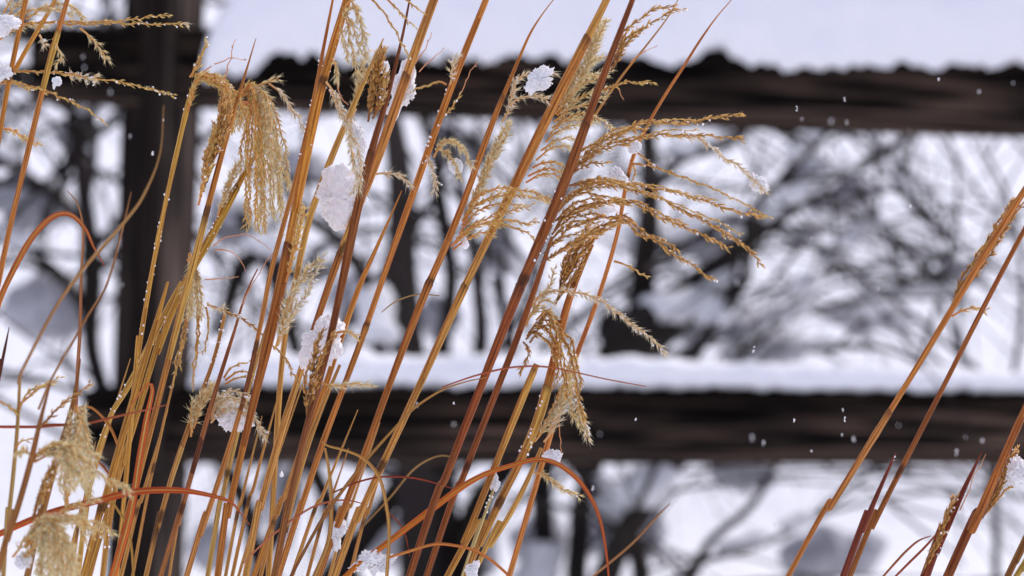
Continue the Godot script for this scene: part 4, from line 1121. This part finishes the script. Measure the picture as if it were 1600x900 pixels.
func clumps() -> void:
	rng.seed = 75
	var g := "snow clumps caught in the grass"
	lump("snow_clump", "long ragged snow clump behind the broad light stalk at the top rail", [632, 95, 650, 104, 648, 125, 649, 142, 641, 155, 628, 168, 617, 192, 610, 195, 612, 150, 622, 118], 1.555, 0.010, M.snow_near, g, 0.20)
	lump("snow_clump", "large rounded snow clump hanging between the middle stalks", [508, 258, 530, 252, 549, 268, 556, 300, 552, 335, 540, 358, 528, 362, 508, 346, 497, 322, 500, 285], 1.545, 0.016, M.snow_near, g, 0.15)
	lump("snow_clump", "lower snow clump held between the middle stalks above the lower rail", [467, 545, 470, 530, 490, 513, 508, 490, 522, 487, 536, 495, 543, 512, 532, 525, 525, 560, 500, 580, 468, 575], 1.52, 0.016, M.snow_near, g, 0.16)
	lump("snow_clump", "flat torn snow clump on the hooked top stalk's spikes", [820, 140, 825, 125, 838, 108, 852, 103, 868, 112, 864, 120, 850, 122, 842, 140, 828, 146], 1.47, 0.006, M.snow_near, g, 0.24)
	lump("snow_clump", "snow tuft on the pale plume below the golden arch", [704, 252, 716, 250, 722, 262, 714, 272, 705, 265], 1.47, 0.005, M.snow_near, g, 0.3)
	lump("snow_clump", "snow clump leaning on the thick stalk at the right edge", [1572, 745, 1576, 725, 1582, 714, 1602, 722, 1625, 735, 1620, 752, 1595, 752, 1580, 758], 1.49, 0.012, M.snow_near, g, 0.18)
	lump("snow_clump", "snow packed in the low plume before the post", [342, 660, 345, 632, 365, 622, 382, 640, 392, 662, 370, 672], 1.5, 0.012, M.snow_near, g, 0.28)
	lump("snow_clump", "small snow clump behind the combed plume, upper of two", [982, 224, 992, 220, 1000, 226, 997, 236, 985, 236], 1.5, 0.005, M.snow_near, g, 0.25)
	lump("snow_clump", "snow clump under the arched spikes of the combed plume", [952, 270, 962, 262, 975, 272, 984, 290, 970, 292, 956, 288], 1.5, 0.007, M.snow_near, g, 0.25)
	lump("snow_clump", "larger soft snow patch inside the combed plume, left part", [905, 320, 925, 318, 945, 322, 962, 326, 950, 334, 925, 336], 1.5, 0.006, M.snow_near, g, 0.2)
	lump("snow_clump", "frosty snow tip at the right end of the combed plume", [1176, 276, 1188, 278, 1199, 290, 1198, 302, 1186, 298], 1.46, 0.005, M.snow_near, g, 0.3)
	lump("snow_clump", "snow in the upper corner of the left edge stalks", [-20, 30, 5, 24, 24, 28, 32, 36, 18, 46, -20, 50], 1.49, 0.010, M.snow_near, g, 0.22)
	lump("snow_clump", "second snow clump on the left edge stalks, a little lower", [-15, 108, 6, 103, 18, 108, 21, 116, 8, 122, -15, 122], 1.49, 0.008, M.snow_near, g, 0.22)
	lump("snow_clump", "little snow scrap hanging under the thin spike at top left", [82, 124, 90, 119, 96, 124, 94, 131, 88, 133, 84, 138, 85, 130], 1.48, 0.003, M.snow_near, g, 0.25)
	lump("snow_clump", "white snow scrap on the spikes beside the sharp dark stalk", [546, 196, 552, 184, 558, 195, 566, 212, 568, 235, 558, 228, 548, 215], 1.5, 0.006, M.snow_near, g, 0.3)
	lump("snow_clump", "snow on top of the closed seed head at the top rail", [585, 105, 594, 96, 606, 98, 604, 110, 594, 114], 1.5, 0.006, M.snow_near, g, 0.3)
	lump("snow_clump", "ragged snow resting along the longest orange leaf at the bottom", [545, 893, 562, 876, 580, 862, 590, 858, 592, 866, 575, 882, 560, 894], 1.475, 0.006, M.snow_near, g, 0.3)
	lump("snow_clump", "snow scrap right of the longest orange leaf's foot", [578, 880, 600, 868, 616, 870, 612, 880, 592, 890, 586, 898], 1.48, 0.006, M.snow_near, g, 0.3)
	lump("snow_clump", "white tuft on the pale thin stalk under the lower rail", [768, 752, 773, 741, 778, 752, 776, 766, 770, 764], 1.5, 0.004, M.snow_near, g, 0.3)
	lump("snow_clump", "snow scrap at the bottom edge right of the low orange leaf", [728, 895, 738, 882, 748, 878, 744, 890, 735, 905], 1.48, 0.005, M.snow_near, g, 0.3)
	lump("snow_clump", "snow caught between the lower stalks left of the hoop", [520, 845, 528, 818, 533, 815, 530, 838, 524, 862], 1.5, 0.005, M.snow_near, g, 0.3)
	lump("snow_clump", "fluff of snow on the hanging plume over the lower rail", [884, 615, 892, 605, 898, 622, 896, 640, 888, 645, 882, 632], 1.52, 0.006, M.snow_near, g, 0.3)
	lump("snow_clump", "snow at the foot of the hanging plume on the tan stalk", [850, 712, 865, 704, 877, 708, 876, 716, 860, 720], 1.51, 0.005, M.snow_near, g, 0.25)
	lump("snow_clump", "soft snow on the plume in the bottom left corner", [22, 880, 30, 868, 45, 866, 48, 878, 36, 888], 1.33, 0.006, M.snow_near, g, 0.25)
	# drops of meltwater
	for e in [["large clear water drop hanging under the golden arched plume", 727, 382, 6.5, 1.5], ["small water drop on the dark sharp stalk above the middle", 573, 312, 3.0, 1.46], ["small round drop low between the left middle stalks", 440, 742, 3.4, 1.5], ["drop at the lower left end of the hanging plume", 842, 652, 3.6, 1.52]]:
		var c := at(e[1], e[2], e[4]); var r: float = e[3] * PX * e[4]
		var s := Shape.new()
		for k in 15:
			var ph := PI * k / 14.0
			for j in 19:
				var th := TAU * (j % 18) / 18.0
				var pull := 1.0 + (0.75 * pow(maxf(0.0, cos(ph)), 3.0))
				var w := sin(ph) * (1.0 - 0.35 * maxf(0.0, cos(ph)))
				s.put(c + Vector3(w * cos(th), cos(ph) * pull * 1.1, w * sin(th)) * r, Vector3(sin(ph) * cos(th), cos(ph) * 0.8 + 0.1, sin(ph) * sin(th)).normalized(), Color.WHITE)
		for k in 14:
			for j in 18:
				var a := k * 19 + j
				s.quad(a, a + 19, a + 1, a + 20)
		tag(build(s, "water_drop", M.water, null, c), e[0], "water drop", "drops of meltwater")

func flakes() -> void:
	rng.seed = 76
	var top := [1323, 192, 1299, 190, 1253, 186, 1530, 142, 1583, 130, 1467, 123, 1320, 155, 1421, 206, 1245, 170]
	var low := [1241, 656, 1320, 655, 1404, 665, 1317, 641, 1334, 685, 1268, 704, 1508, 684, 1495, 706, 1193, 692, 1175, 683, 937, 678, 993, 657, 1535, 690, 1316, 680, 709, 663, 709, 630, 651, 632]
	var post := [130, 90, 132, 105, 172, 142, 255, 187, 203, 212, 190, 446, 238, 240]
	var field := [1152, 440, 1177, 546, 926, 763, 927, 832, 1050, 250, 1372, 452, 1135, 300, 1422, 322, 1268, 372, 1090, 770, 1210, 820, 1480, 250, 560, 520]
	for set_ in [[top, "white snowflake falling in front of the dark top rail", "snowflakes before the top rail"], [low, "white snowflake falling in front of the dark lower rail", "snowflakes before the lower rail"], [post, "white snowflake falling in front of the fence post", "snowflakes before the post"], [field, "white snowflake falling in front of the snowy shrubs", "snowflakes before the shrubs"]]:
		var a: Array = set_[0]
		var spots := []
		for k in range(0, a.size(), 2): spots.append(Vector2(a[k], a[k + 1]))
		spots.sort_custom(func(p, q): return p.x < q.x)
		for k in spots.size():
			var d := rng.randf_range(1.3, 2.7)
			flake(at(spots[k].x, spots[k].y, d), rng.randf_range(1.3, 2.6) * PX * d, "%s, %s from left" % [set_[1], ORD[k]], set_[2], rng.randf_range(0.8, 2.0))
